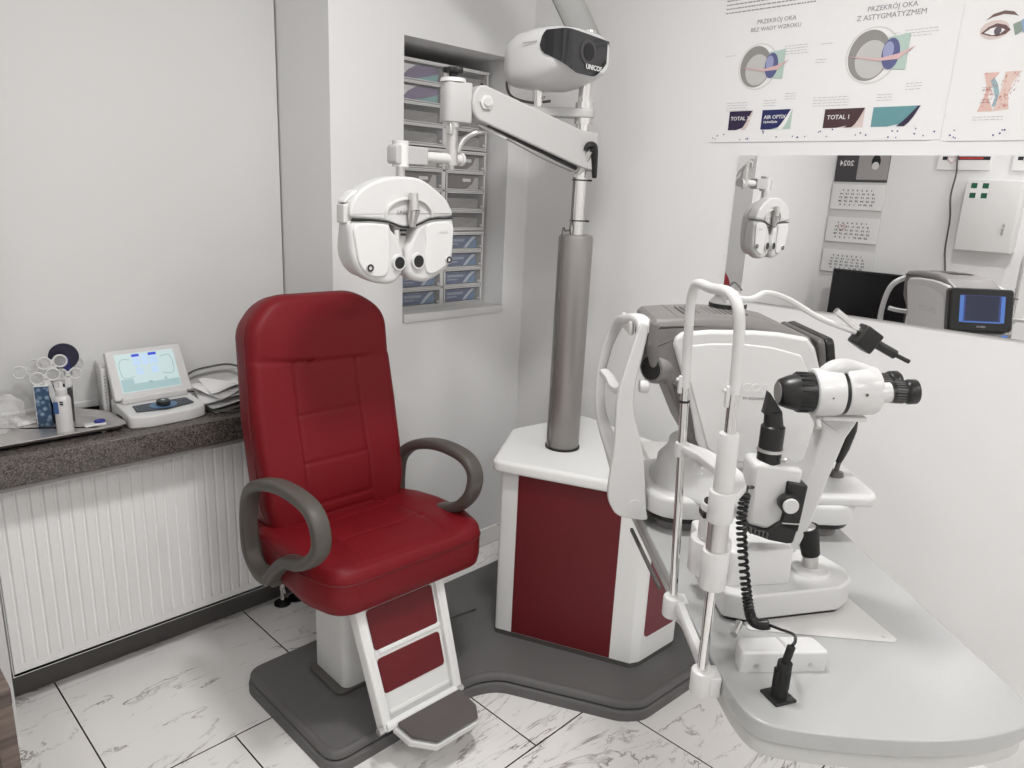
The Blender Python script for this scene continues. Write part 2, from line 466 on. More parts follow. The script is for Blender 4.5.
# wall under the window, window wall behind the blind
bm = newbm(); box(bm, ((XW0+XC)/2, 2.41, .375), (XC-XW0, .20, .75)); struct('wall_window', bm, wallm)
bm = newbm(); box(bm, ((XW0+XC)/2, 2.62, 1.7), (XC-XW0, .02, 1.95)); struct('window_1', bm, mat('night_glass', (.03, .035, .05), .1))
# blind
bl = thing('roller_blind', 'pale grey roller blind drawn down over the window behind the sill', 'blind', ((XW0+XC)/2, 2.43, .80))
bm = newbm(); box(bm, (0, 0, .915), (XC-XW0-.012, .004, 1.80)); obj('blind_fabric', bm, blindm, bl)
bm = newbm(); box(bm, (0, -.002, .016), (XC-XW0-.012, .012, .022), .004); obj('bottom_rail', bm, white2, bl)
# recess lining right of the blind: dark gap comes from real depth
# skirting under window and on the right
bm = newbm(); box(bm, ((XW0+XC)/2, 2.305, .045), (XC-XW0, .012, .09)); struct('baseboard_front', bm, mat('grey_skirting', (.10, .095, .09), .5))
bm = newbm(); box(bm, ((XC+XR)/2, YF-.005, .04), (XR-XC, .01, .08), .002); struct('baseboard_right', bm, floorm)

# window sill
sill = tag(obj('window_sill', newbm(), granite), 'dark speckled stone window sill above the radiator', 'window sill')
bm = newbm(); box(bm, ((XW0+XC)/2+.0, (2.105+2.52)/2, .757), (XC-XW0-.004, .415, .075), .003)
finish(bm); bm.to_mesh(sill.data); bm.free(); sill['kind'] = 'structure'; sill.name = 'trim_2'
for k_ in ('label', 'category'): del sill[k_]
bm = newbm(); box(bm, ((XW0+XC)/2, 2.16, .713), (XC-XW0-.004, .10, .012)); struct('trim_3', bm, mgrey)

# radiator
rad = thing('radiator', 'white ribbed panel radiator under the window sill', 'radiator', (.322, 2.2, 0))
bm = newbm(); W = .955; n = 29
prof = []; x = .022
while x < W-.02:
    prof += [(x, 0), (x+.0015, .004), (x+.004, .007), (x+.007, .007), (x+.0095, .004), (x+.011, 0)]; x += .0318
Z0, Z1 = .125, .70
rows = []
for z, kf in ((Z0, 0), (Z0+.035, 0), (Z0+.055, 1), (Z1-.045, 1), (Z1-.03, 0), (Z1, 0)):
    row = [bm.verts.new((0, 0, z))]
    for px_, dy in prof: row.append(bm.verts.new((px_, dy*kf, z)))
    row.append(bm.verts.new((W, 0, z))); rows.append(row)
for a, b in zip(rows, rows[1:]):
    for i in range(len(a)-1): bm.faces.new((a[i], a[i+1], b[i+1], b[i]))
box(bm, (W/2, .014, Z0+.006), (W, .028, .012), .002); box(bm, (W/2, .014, Z1-.004), (W, .028, .010), .002)
box(bm, (.003, .014, (Z0+Z1)/2), (.006, .028, Z1-Z0), .002); box(bm, (W-.003, .014, (Z0+Z1)/2), (.006, .028, Z1-Z0), .002)
obj('front_panel', bm, mat('radiator_enamel', (.86, .858, .85), .35), rad, angle=25)
bm = newbm(); box(bm, (W/2, .06, .41), (W-.04, .06, .54)); obj('convector', bm, white2, rad)
bm = newbm()
cyl(bm, (W-.115, .05, .13), (W-.115, .05, .06), .011); cyl(bm, (W-.115, .05, .075), (W-.115, .03, .05), .006)
cyl(bm, (W-.115, .05, .10), (W-.115, .05, .085), .016, n=6)
cyl(bm, (W-.115, .05, .06), (W-.115, .05, .0), .008)
obj('valve', bm, chrome, rad)
bm = newbm(); cyl(bm, (W-.115, .05, 0), (W-.115, .05, .006), .03, n=24); cyl(bm, (W-.06, .05, 0), (W-.06, .05, .006), .03, n=24)
cyl(bm, (W-.06, .05, 0), (W-.06, .05, .13), .008); obj('pipe_collar', bm, blackr, rad)

# posters on the right wall -------------------------------------------------
def wallR(y, z, d=0): return Vector((XR-d, y, z))
def PR(d):            # (a=-y direction, b=z) -> right wall plane
    return mframe((XR-d, 0, 0), (0, -1, 0), (0, 0, 1))
def flat(bm, pts, d, th=.0006):     # pts in (y,z) on the right wall
    prism(bm, [(-y, z) for y, z in pts], 0, th, M=PR(d))
PX = .0016
def poster(name, label, y0, y1, z0, z1, grp=None):
    t = thing(name, label, 'poster', (XR, (y0+y1)/2, z0), 0, grp)
    bm = newbm(); flat(bm, [(y0, z0), (y1, z0), (y1, z1), (y0, z1)], .0002, .0012)
    o = obj('paper_sheet', bm, paper); o.parent = t; o.matrix_parent_inverse = Matrix.Translation(-t.location); return t
def pin(o, t): o.parent = t; o.matrix_parent_inverse = Matrix.Translation(-Vector(t.location)); return o
def ptext(s, y, z, size, m, t, d=.002, sx=1, name='lettering', align='CENTER', bold=0):
    o = text(name, s, size, m, None, mframe((XR-d, y, z), (0, -1, 0), (0, 0, 1)), .0002, align, bold, sx); return pin(o, t)
t1 = poster('eye_poster', 'white wall poster with two eye cross sections and four lens boxes', 1.60, .772, 1.722, 2.55)
t2 = poster('eye_poster', 'white wall poster with a drawn eye, right of the two eye cross sections', .768, .05, 1.716, 2.55)
def blocktext(t, y, z, w, n, gap=.010, h=.0022, m=inkl, name='fine_print'):
    bm = newbm()
    for i in range(n):
        x = 0
        ww = w*random.uniform(.75, 1) if i == n-1 else w*random.uniform(.9, 1)
        while x < ww:
            l = random.uniform(.006, .018); l = min(l, ww-x)
            yy = y-x; flat(bm, [(yy, z-i*gap), (yy-l, z-i*gap), (yy-l, z-i*gap+h), (yy, z-i*gap+h)], PX, .0003); x += l+.003
    o = obj(name, bm, m); return pin(o, t)
def eye(t, y, z, s):
    # s = eyeball radius
    E_ = lambda cy_, cz_, a, b, d, m, nm, n=48: pin(obj(nm, _fl(ellipse(cy_, cz_, a, b, n), d), m), t)
    def _fl(pts, d):
        bm = newbm(); flat(bm, pts, d, .0003); return bm
    E_(y, z, s*1.05, s*1.08, PX, lgrey, 'eyeball')
    E_(y+.01*s, z, s*.98, s*1.02, PX+.0004, paper, 'eyeball')
    E_(y+.12*s, z, s*.82, s*.96, PX+.0008, mat('print_grey', (.27, .26, .25), .7), 'retina')
    E_(y+.02*s, z-.15*s, s*.62, s*.72, PX+.0012, mat('print_grey_light', (.50, .49, .48), .7), 'retina')
    pin(obj('pane', _fl([(y-.55*s, z+.62*s), (y-1.35*s, z+.7*s), (y-1.35*s, z-.62*s), (y-.55*s, z-.55*s)], PX+.0016), greenp), t)
    E_(y-.72*s, z, s*.34, s*.58, PX+.002, mat('print_blue', (.10, .11, .24), .6), 'iris')
    E_(y-.62*s, z+.12*s, s*.2, s*.34, PX+.0024, mat('print_blue_light', (.30, .32, .50), .6), 'iris')
    pin(obj('light_ray', _fl([(y+1.0*s, z+.03*s), (y-.3*s, z-.14*s), (y-1.0*s, z-.02*s), (y-1.6*s, z+.22*s), (y-1.05*s, z-.22*s), (y-.3*s, z-.24*s), (y+.4*s, z-.1*s)], PX+.0028), pink), t)
eye(t1, 1.425, 1.985, .074); eye(t1, 1.022, 1.99, .082)
ptext('PRZEKRÓJ OKA', 1.375, 2.137, .021, ink, t1); ptext('BEZ WADY WZROKU', 1.375, 2.112, .0195, ink, t1)
ptext('PRZEKRÓJ OKA', .982, 2.132, .022, ink, t1); ptext('Z ASTYGMATYZMEM', .982, 2.107, .023, ink, t1)
blocktext(t1, 1.58, 2.235, .38, 5, gap=.014, h=.004, m=ink)
for (yy, zz_, w_, n_) in ((1.56, 2.03, .05, 1), (1.385, 2.03, .04, 1), (1.33, 2.045, .09, 4), (1.535, 1.862, .09, 4), (1.385, 1.865, .05, 3), (1.305, 1.885, .04, 3),
                         (1.20, 2.04, .04, 1), (1.21, 1.99, .04, 2), (.985, 2.05, .04, 1), (.93, 2.055, .10, 3), (1.20, 1.865, .13, 4), (.985, 1.865, .05, 3), (.90, 1.895, .05, 3)):
    blocktext(t1, yy, zz_, w_, n_, gap=.009, h=.0018)
def lensbox(t, y, z, w, h, m1, m2, m3, words):
    bm = newbm(); flat(bm, [(y, z), (y-w, z), (y-w, z+h), (y, z+h)], PX, .0004); pin(obj('box_picture', bm, m2), t)
    bm = newbm(); flat(bm, [(y, z), (y-w*.35, z)] + [(y-w*(.35+.6*math.sin(a)), z+h*(1-math.cos(a))) for a in (.5, .9, 1.2, 1.5)] + [(y-w*.95, z+h), (y, z+h)], PX+.0005, .0004)
    pin(obj('box_picture', bm, m1), t)
    bm = newbm(); flat(bm, [(y-w*.55, z), (y-w*.72, z)] + [(y-w*(.72+.28*a), z+h*a**1.5) for a in (.3, .6, 1)] + [(y-w*(.55+.40*a), z+h*a**1.2) for a in (1, .6, .3)], PX+.001, .0003)
    pin(obj('box_picture', bm, m3), t)
    for i, (wd, sz, ty) in enumerate(words): ptext(wd, y-w*.08, z+h*ty, sz, paper, t, d=.0032, align='LEFT', bold=.0002)
lensbox(t1, 1.518, 1.765, .098, .068, purple, paper, skinp, [('TOTAL 30', .019, .6)])
lensbox(t1, 1.385, 1.765, .115, .068, navy, greenp, paper, [('AIR OPTIX', .018, .62), ('HydraGlyde', .011, .38)])
lensbox(t1, 1.152, 1.765, .135, .062, brownp, skinp, brownp, [('TOTAL 1', .020, .55)])
lensbox(t1, .99, 1.765, .145, .062, teal, paper, purple, [])
def dots(t, y0, y1, z):
    bm = newbm(); y = y0
    while y > y1:
        for k_ in range(4):
            r = random.choice((.0022, .0028)); yy = y-random.uniform(0, .06); z_ = z+random.uniform(-.012, .018)
            flat(bm, ellipse(yy, z_, r, r, 10), PX, .0003)
        y -= .105
    pin(obj('dot_border', bm, mat('dot_blue', (.06, .07, .22), .6)), t)
    bm = newbm(); flat(bm, [(y0, z-.022), (y1, z-.022), (y1, z-.0205), (y0, z-.0205)], PX, .0002)
    pin(obj('dot_border', bm, inkl), t)
dots(t1, 1.585, .80, 1.742); dots(t2, .75, .1, 1.738)
# drawn human eye on second poster
def fl2(pts, d, m, nm): bm = newbm(); flat(bm, pts, d, .0003); return pin(obj(nm, bm, m), t2)
brow = [(.665, 2.045), (.64, 2.068), (.60, 2.078), (.565, 2.07), (.545, 2.05), (.56, 2.056), (.60, 2.064), (.64, 2.056)]
fl2(brow, PX, mat('brow_print', (.16, .10, .09), .7), 'eyebrow')
fl2(ellipse(.625, 2.005, .055, .038, 30), PX, skinp, 'eyelid')
fl2([(.675, 1.995), (.65, 2.018), (.62, 2.03), (.585, 2.02), (.565, 2.0), (.58, 1.985), (.61, 1.978), (.64, 1.982)], PX+.0004, mat('lash_print', (.14, .08, .08), .7), 'eyelid')
fl2([(.662, 1.996), (.64, 2.012), (.615, 2.016), (.585, 2.002), (.60, 1.988), (.63, 1.984)], PX+.0008, paper, 'eye_white')
fl2(ellipse(.612, 2.0, .014, .016, 24), PX+.0012, mat('iris_print', (.12, .10, .12), .7), 'iris')
fl2([(.56, 2.02), (.535, 2.03), (.52, 1.99), (.545, 1.975)], PX+.0008, mat('print_olive', (.25, .30, .26), .7), 'light_cone')
fl2([(.535, 2.03), (.45, 2.09), (.42, 1.96), (.52, 1.985)], PX+.0004, mat('print_lightblue', (.25, .35, .48), .7), 'light_cone')
TS0 = set(o.name for o in bpy.data.objects)
# tissue drawing
fl2([(.645, 1.905), (.60, 1.905), (.615, 1.88), (.62, 1.83), (.60, 1.785), (.645, 1.785), (.63, 1.84), (.632, 1.87)], PX, mat('tissue_print', (.66, .45, .40), .7), 'tissue')
fl2([(.585, 1.905), (.54, 1.905), (.56, 1.87), (.565, 1.83), (.555, 1.79), (.60, 1.785), (.59, 1.83), (.585, 1.87)], PX, mat('tissue_print2', (.68, .52, .46), .7), 'tissue')
fl2([(.622, 1.88), (.612, 1.86), (.60, 1.83), (.605, 1.80), (.595, 1.80), (.59, 1.84), (.60, 1.87), (.612, 1.888)], PX+.0004, mat('vein_print', (.30, .42, .46), .7), 'tissue')
bm = newbm()
for _ in range(60):
    yy = random.uniform(.545, .64); z_ = random.uniform(1.79, 1.90); flat(bm, [(yy, z_), (yy-.003, z_+.002), (yy-.004, z_+.008)], PX+.0008, .0002)
pin(obj('tissue', bm, mat('tissue_red', (.50, .10, .10), .7)), t2)
for yy, z_, w_, n_ in ((.58, 1.94, .12, 2), (.545, 1.97, .03, 1), (.68, 1.87, .03, 2), (.68, 1.835, .03, 2), (.69, 1.785, .08, 2), (.53, 1.885, .06, 2), (.53, 1.82, .05, 3)):
    blocktext(t2, yy, z_, w_, n_, gap=.008, h=.0016)

for o in t2.children:
    if 'border' in o.name or 'sheet' in o.name: continue
    if o.name.startswith('fine_print'): continue
    isT = o.name.startswith('tissue')
    k_ = .92 if isT else .70
    c0 = Vector((XR, .59, 1.845)) if isT else Vector((XR, .60, 2.01)); c1 = Vector((XR, .632, 1.857)) if isT else Vector((XR, .660, 2.035))
    c0 = c0-t2.location; c1 = c1-t2.location
    o.data.transform(Matrix.Translation(t2.location) @ Matrix.Translation(c1) @ Matrix.Diagonal((1, k_, k_, 1)) @ Matrix.Translation(-c0) @ Matrix.Translation(-t2.location))
# mirror
mr = thing('wall_mirror', 'large frameless mirror on the wall below the posters', 'mirror', (XR, .9, 1.133))
bm = newbm(); box(bm, (-.0035, 0, .27), (.003, 1.11, .54)); obj('backing', bm, white2, mr)
bm = newbm(); box(bm, (-.006, 0, .27), (.002, 1.112, .541)); obj('glass', bm, mirrorm, mr)

FW = .8216      # posters and mirror are drawn at 1:1.217, brought to wall scale here
for t in (t1, t2, mr):
    t.location = (XR, t.location.y*FW, t.location.z*FW+H*(1-FW)); t.scale = (1, FW, FW)
# ================================================================== LEFT WALL (seen in the mirror)
def ML(d): return mframe((XL+d, 0, 0), (0, 1, 0), (0, 0, 1))
def flatL(bm, pts, d, th=.0006): prism(bm, pts, 0, th, M=ML(d))
cal = thing('wall_calendar', 'three-month wall calendar with a dark 2024 header, seen in the mirror', 'calendar', (XL, 2.08, 1.0))
def cp_(nm, bm, m): o = obj(nm, bm, m); return pin(o, cal)
bm = newbm(); flatL(bm, [(1.897, .995), (2.265, .995), (2.265, 1.86), (1.897, 1.86)], .0005, .002); cp_('backing_card', bm, lgrey)
bm = newbm(); flatL(bm, [(1.897, 1.672), (2.265, 1.672), (2.265, 1.93), (1.897, 1.93)], .003, .002); cp_('header', bm, mat('header_grey', (.06, .055, .06), .5))
bm = newbm(); flatL(bm, [(1.90, 1.69), (2.11, 1.69), (2.11, 1.90), (1.90, 1.90)], .0052, .0006); cp_('header_picture', bm, mat('header_lite', (.33, .31, .31), .5))
bm = newbm(); flatL(bm, ellipse(1.99, 1.81, .03, .05, 30), .006, .0006); cp_('header_picture', bm, black)
bm = newbm(); flatL(bm, ellipse(1.99, 1.785, .024, .026, 30), .0066, .0006); cp_('header_picture', bm, lgrey)
pin(text('lettering', '2024', .05, paper, None, mframe((XL+.0062, 2.19, 1.80), (0, 1, 0), (0, 0, 1)), .0002, bold=.001), cal)
for i, (z0, z1) in enumerate(((1.48, 1.655), (1.248, 1.425), (1.03, 1.19))):
    bm = newbm(); prism(bm, [(1.90, z0), (2.262, z0), (2.262, z1), (1.90, z1)], 0, .010, M=ML(.003)); cp_('month_pad', bm, paper)
    days = 1
    for r in range(5):
        row = '  '.join('%2d' % (((days+c-1) % 31)+1) for c in range(7)); days += 7
        o = text('dates', row, .017, blackink, None, mframe((XL+.0134, 2.08, z1-.042-r*(z1-z0-.05)/5), (0, 1, 0), (0, 0, 1)), .0002, sx=1.45, bold=.0004); pin(o, cal)
# red date marker
bm = newbm()
M0 = ML(.0142)
hp = [(2.155, 1.325), (2.18, 1.35), (2.18, 1.368), (2.166, 1.372), (2.155, 1.36), (2.144, 1.372), (2.13, 1.368), (2.13, 1.35)]
tube(bm, [M0 @ Vector((a, b, 0)) for a, b in hp], .0015, n=6, closed=True, smooth=False); cp_('date_marker', bm, redk)

fa = thing('first_aid_cabinet', 'white metal first aid cabinet with green and white cross, seen in the mirror', 'cabinet', (XL, 1.22, 1.26))
bm = newbm(); box(bm, (.06, 0, .222), (.12, .315, .445), .004); obj('body', bm, white2, fa)
bm = newbm(); box(bm, (.124, 0, .222), (.008, .305, .435), .002); obj('door', bm, white2, fa)
for sgy in (-1, 1):
    for sgz in (-1, 1):
        bm = newbm(); box(bm, (.1285, .075+sgy*.032, .375+sgz*.03), (.001, .034, .032)); obj('cross_emblem', bm, dgreen, fa)
bm = newbm(); box(bm, (.1283, .075, .375), (.0006, .10, .095)); obj('cross_emblem', bm, paper, fa)
bm = newbm(); cyl(bm, (.128, -.10, .17), (.138, -.10, .17), .008); box(bm, (.14, -.10, .17), (.006, .004, .028)); box(bm, (.136, -.097, .13), (.002, .012, .04)); obj('key', bm, chrome, fa)
for i, (ya, yb, lb) in enumerate(((1.29, 1.595, 'white board with a dark red bottom band, beside the hanging cable in the mirror'),
                             (.78, 1.17, 'white board with a dark band above the first aid cabinet, far right in the mirror'))):
    s = thing('notice_board', lb, 'notice', (XL, (ya+yb)/2, 1.765))
    w_ = yb-ya
    bm = newbm(); box(bm, (.006, 0, .20), (.012, w_, .40)); obj('board', bm, paper, s)
    bm = newbm(); box(bm, (.0125, -.01, .073), (.001, w_-.03, .022)); obj('band', bm, blackink, s)
    bm = newbm(); box(bm, (.0133, -.04, .073), (.0006, w_*.45, .012)); obj('band', bm, redk, s)
    bm = newbm(); prism(bm, [(w_/2-.11, .085), (w_/2-.055, .085), (w_/2-.055, .06), (w_/2-.0825, .035), (w_/2-.11, .06)], 0, .0012, M=Matrix(((0, 0, 1, .013), (1, 0, 0, 0), (0, 1, 0, 0), (0, 0, 0, 1))))
    obj('emblem', bm, paper, s)
    bm = newbm(); tube(bm, [(.0145, w_/2-.105, .08), (.0145, w_/2-.06, .08), (.0145, w_/2-.06, .06), (.0145, w_/2-.0825, .04), (.0145, w_/2-.105, .06)], .0014, n=6, closed=True, smooth=False); obj('emblem', bm, redk, s)
bm = newbm(); tube(bm, [(XL+.02, y_*.927, z_*.927+.11) for y_, z_ in ((1.478, 2.6), (1.48, 1.9), (1.47, 1.75), (1.478, 1.6), (1.456, 1.45), (1.45, 1.25), (1.418, 1.05), (1.41, .72))], .005, n=8)
tag(obj('power_cable', bm, dgrey), 'thin dark cable hanging down the wall, seen in the mirror', 'cable')
FL = .927
for t in [o for o in COL.objects if o.type == 'EMPTY' and o.name.split('.')[0] in ('wall_calendar', 'first_aid_cabinet', 'notice_board')]:
    t.location = (XL, t.location.y*FL, t.location.z*FL+H*(1-FL)); t.scale = (FL, FL, FL)
# desk in the left corner
dk = thing('corner_desk', 'brown wood-grain desk at the lower left edge, left of the radiator', 'desk', (-.31, 1.65, 0))
bm = newbm(); box(bm, (0, 0, .725), (.96, .90, .03), .002); obj('desktop', bm, wood, dk)
for x_ in (-.467, .467): bm = newbm(); box(bm, (x_, .0, .355), (.025, .898, .71), .001); obj('side_panel', bm, wood, dk)
bm = newbm(); box(bm, (0, -.439, .36), (.908, .020, .70), .001); obj('front_panel', bm, wood, dk)
mo = thing('computer_monitor', 'black computer monitor on the desk, seen in the mirror', 'monitor', (-.62, 1.70, .74))
bm = newbm(); box(bm, (-.012, 0, .21), (.03, .49, .30), .006); obj('casing', bm, black, mo)
bm = newbm(); box(bm, (.0045, 0, .21), (.002, .472, .278)); obj('screen', bm, mat('screen_off', (.006, .006, .007), .25), mo)
bm = newbm(); box(bm, (-.035, 0, .11), (.02, .05, .19), .004); prism(bm, ellipse(-.03, 0, .08, .11, 30), 0, .01, .003); obj('stand', bm, black, mo)

# ================================================================== NICHE DRAWERS
DY = 2.20
UX0, UX1 = 1.64, 2.062; UW = UX1-UX0
drawer_front = None
unit_z = [(NZ0, .285), (NZ0+.289, .298), (NZ0+.591, .288)]
def drawer_unit(z0, h, label):
    t = thing('drawer_unit', label, 'drawers', ((UX0+UX1)/2, DY, z0), 0, 'plastic drawer units stacked in the wall niche')
    bm = newbm(); fr = .008
    D = .22
    box(bm, (0, D/2, fr/2), (UW, D, fr), .002, 2); box(bm, (0, D/2-.002, h-fr/2), (UW+.006, D, fr), .002, 2)
    for x_ in (-UW/2+fr/2, 0, UW/2-fr/2): box(bm, (x_, D/2, h/2), (fr if x_ else fr*1.6, D, h-2*fr))
    rh = (h-fr)/4
    for i in range(1, 4): box(bm, (0, D/2, fr/2+i*rh), (UW-fr, D, .006))
    obj('frame', bm, lgrey, t)
    bm = newbm(); box(bm, (0, D-.003, h/2), (UW-.01, .004, h-.01)); obj('back', bm, mgrey, t)
    for c_ in (-1, 1):
        for i in range(4):
            cx = c_*(UW/4+.0012); cz = fr/2+(i+.5)*rh; dw = UW/2-fr*1.5-.003; dh = rh-.0085
            bm = newbm()
            box(bm, (cx, .001, cz), (dw, .003, dh), .001, 1); box(bm, (cx, .09, cz-dh/2+.001), (dw, .17, .002))
            for s_ in (-1, 1): box(bm, (cx+s_*(dw/2-.001), .09, cz), (.002, .17, dh))
            dr = obj('drawer', bm, clearp, t)
            bm = newbm()
            for s_ in (-1, 1): box(bm, (cx+s_*(dw/2-.0025), -.002, cz), (.005, .004, dh), .001, 1)
            box(bm, (cx, -.002, cz+dh/2-.002), (dw, .004, .004), .001, 1); box(bm, (cx, -.002, cz-dh/2+.002), (dw, .004, .004), .001, 1)
            obj('drawer_rim', bm, lgrey, dr)
            bm = newbm(); cyl(bm, (cx+dw/2-.016, -.001, cz-dh/2+.012), (cx+dw/2-.016, -.009, cz-dh/2+.012), .004, n=12); obj('knob', bm, white, dr)
    return t, rh, fr
units = []
for (z0, h), lb in zip(unit_z, ('bottom drawer unit in the niche, filled with blue lens packs', 'middle drawer unit in the niche, with brown lens packs in its upper drawers', 'top drawer unit in the niche, with purple and teal packs in its upper drawers')):
    units.append((drawer_unit(z0, h, lb), z0, h))
def pack(x, z, w, h, kind, label):
    cols = {'blue': (mat('pack_navy', (.06, .10, .22), .4), mat('pack_ice', (.50, .58, .66), .4), mat('pack_blue', (.10, .22, .38), .4)),
            'purple': (mat('pack_purple', (.16, .11, .22), .4), paper, mat('pack_teal', (.20, .42, .42), .4)),
            'brown': (mat('pack_brown', (.13, .095, .09), .4), mat('pack_cream', (.5, .47, .45), .4), mat('pack_dark', (.07, .05, .05), .4)),
            'grey': (mat('pack_grey', (.22, .21, .20), .5), mat('pack_grey2', (.30, .29, .28), .5), mat('pack_grey3', (.17, .16, .16), .5))}[kind]
    t = thing('lens_box', label, 'box', (x, DY+.012, z), 0, 'contact lens boxes inside the drawers')
    bm = newbm(); box(bm, (0, .04, h/2), (w, .08, h), .001, 1); obj('carton', bm, cols[0], t)
    Mx = MXZ(-.0002)
    if kind == 'blue':
        bm = newbm(); prism(bm, [(w*.08, 0.002), (w*.18, .002), (w*.30, h*.45), (w*.49, h*.95), (w*.36, h*.95), (w*.2, h*.5)], 0, .0006, M=Mx); obj('swoosh', bm, cols[1], t)
        bm = newbm(); prism(bm, [(w*.2, .002), (w*.49, .002), (w*.49, h*.8), (w*.33, h*.4)], 0, .0006, M=Mx); obj('swoosh', bm, cols[2], t)
        bm = newbm(); prism(bm, [(-w*.4, h*.55), (w*.1, h*.55), (w*.1, h*.75), (-w*.4, h*.75)], 0, .0004, M=Mx); prism(bm, [(-w*.4, h*.3), (-w*.1, h*.3), (-w*.1, h*.42), (-w*.4, h*.42)], 0, .0004, M=Mx)
        obj('stripe', bm, mat('pack_text', (.28, .33, .42), .5), t)
    elif kind == 'purple':
        bm = newbm(); prism(bm, [(-w*.5, 0.001), (-w*.5, h*.98), (-w*.1, h*.98), (-w*.32, h*.6)], 0, .0006, M=Mx); obj('swoosh', bm, cols[1], t)
        bm = newbm(); prism(bm, [(-w*.2, .001), (w*.49, .001), (w*.49, h*.6), (w*.2, h*.3)], 0, .0006, M=Mx); obj('swoosh', bm, cols[2], t)
    elif kind == 'brown':
        bm = newbm(); prism(bm, [(w*.1, .001), (w*.49, .001), (w*.49, h*.9), (w*.38, h*.9), (w*.3, h*.4)], 0, .0006, M=Mx); obj('swoosh', bm, cols[1], t)
        bm = newbm(); prism(bm, rpoly([(w*.0, h*.55), (w*.25, h*.55), (w*.25, h*.78), (w*.0, h*.78)], .003), 0, .0012, M=Mx); obj('price_tag', bm, paper, t)
    else:
        bm = newbm(); prism(bm, [(-w*.1, .001), (w*.49, .001), (w*.49, h*.9), (w*.3, h*.5)], 0, .0006, M=Mx); obj('swoosh', bm, cols[1], t)
for (t, rh, fr), z0, h in units:
    ui = [u[1] for u in units].index(z0)
    for ci, c_ in enumerate((-1, 1)):
        for i in range(4):
            cx = (UX0+UX1)/2+c_*(UW/4+.0012); cz = z0+fr/2+i*rh+.008
            kind = ('blue', 'blue', 'blue', 'blue') if ui == 0 else ('grey', 'grey', 'brown', 'brown') if ui == 1 else ('grey', 'grey', 'purple', 'purple')
            kd = kind[i]
            if ui == 2 and c_ == 1 and i >= 2: kd = 'grey'
            w_ = UW/2-.045; hh = rh-.022
            side = ('left', 'right')[ci]; rown = ('bottom', 'third', 'second', 'top')[i]; un = ('bottom', 'middle', 'top')[ui]
            cname = {'blue': 'blue and white lens box', 'purple': 'purple and teal lens box', 'brown': 'brown lens box with white tag', 'grey': 'grey lens box'}[kd]
            if kd == 'grey': hh *= .75
            pack(cx-.004, cz, w_, hh, kd, '%s, %s drawer of %s column, %s unit' % (cname, rown, side, un))

# ================================================================== BASE PLATFORM + CABINET
bp_ = thing('platform_base', 'low dark grey studded floor base carrying the red chair and the cabinet', 'platform', (1.4, 1.6, 0))
bo = (-1.4, -1.6)
P0 = [(.843, 1.405), (1.335, 1.405), (1.41, 1.37), (1.585, 1.03), (1.64, .985), (1.93, .965), (2.10, 1.15), (2.12, 1.905), (.843, 1.905)]
P0 = [(a+bo[0], b+bo[1]) for a, b in P0]
rp = rpoly(P0, [.06, .12, .12, .10, .08, .09, .10, .04, .06], 6)
bm = newbm(); prism(bm, rp, 0, .034, .008, botbev=0); obj('skirt', bm, basem, bp_)
bm = newbm(); prism(bm, offset_poly(rp, .010), .030, .040, 0); obj('groove', bm, blackr, bp_)
bm = newbm(); prism(bm, offset_poly(rp, .005), .038, .062, .014, seg=5, botbev=.004); obj('top_plate', bm, basem, bp_)
bm = newbm(); prism(bm, offset_poly(rp, .020), .061, .0632, 0); obj('tread_mat', bm, tread, bp_)
ZB = .0632
cab = thing('instrument_cabinet', 'white floor cabinet with dark red side panels, carrying the grey column', 'cabinet', (1.75, 1.4, ZB))
co = (-1.75, -1.4)
CP = [(1.552, 1.535), (1.735, 1.112), (1.765, 1.098), (1.95, 1.088), (2.05, 1.20), (2.10, 1.66), (1.80, 1.70)]
CP = [(a+co[0], b+co[1]) for a, b in CP]
bm = newbm(); prism(bm, rpoly(CP, [.012, .01, .01, .02, .03, .03, .03]), .02, .592, 0); obj('body', bm, offw, cab)
bm = newbm(); prism(bm, rpoly(offset_poly(CP, .004), .01), 0, .022, 0); obj('plinth', bm, dgrey, cab)
# red panels: thin plates on the faces
def face_plate(pa, pb, t0, t1, z0, z1, th, m, nm, par, rad=0.0, ins=0):
    a = Vector((*pa, 0)); b = Vector((*pb, 0)); d = (b-a); L = d.length; d.normalize()
    Mx = mframe(a, d, (0, 0, 1))
    poly = [(t0*L, z0), (t1*L, z0), (t1*L, z1), (t0*L, z1)]
    if rad: poly = rpoly(poly, rad)
    bm = newbm(); prism(bm, poly, -.002, th, .001, M=Mx, seg=1); return obj(nm, bm, m, par)
face_plate(CP[0], CP[1], .13, .855, .022, .592, .003, redp, 'side_panel', cab)
face_plate(CP[2], CP[3], .07, .93, .10, .50, .003, redd, 'side_panel', cab, .02)
TP = rpoly(offset_poly([CP[0], CP[1], CP[2], CP[3], CP[4], CP[5], CP[6]], -.028), [.035, .03, .03, .05, .05, .05, .05])
bm = newbm(); prism(bm, TP, .588, .626, .014, seg=5, botbev=.008); obj('top', bm, offw, cab)
ZT = ZB+.626   # .689

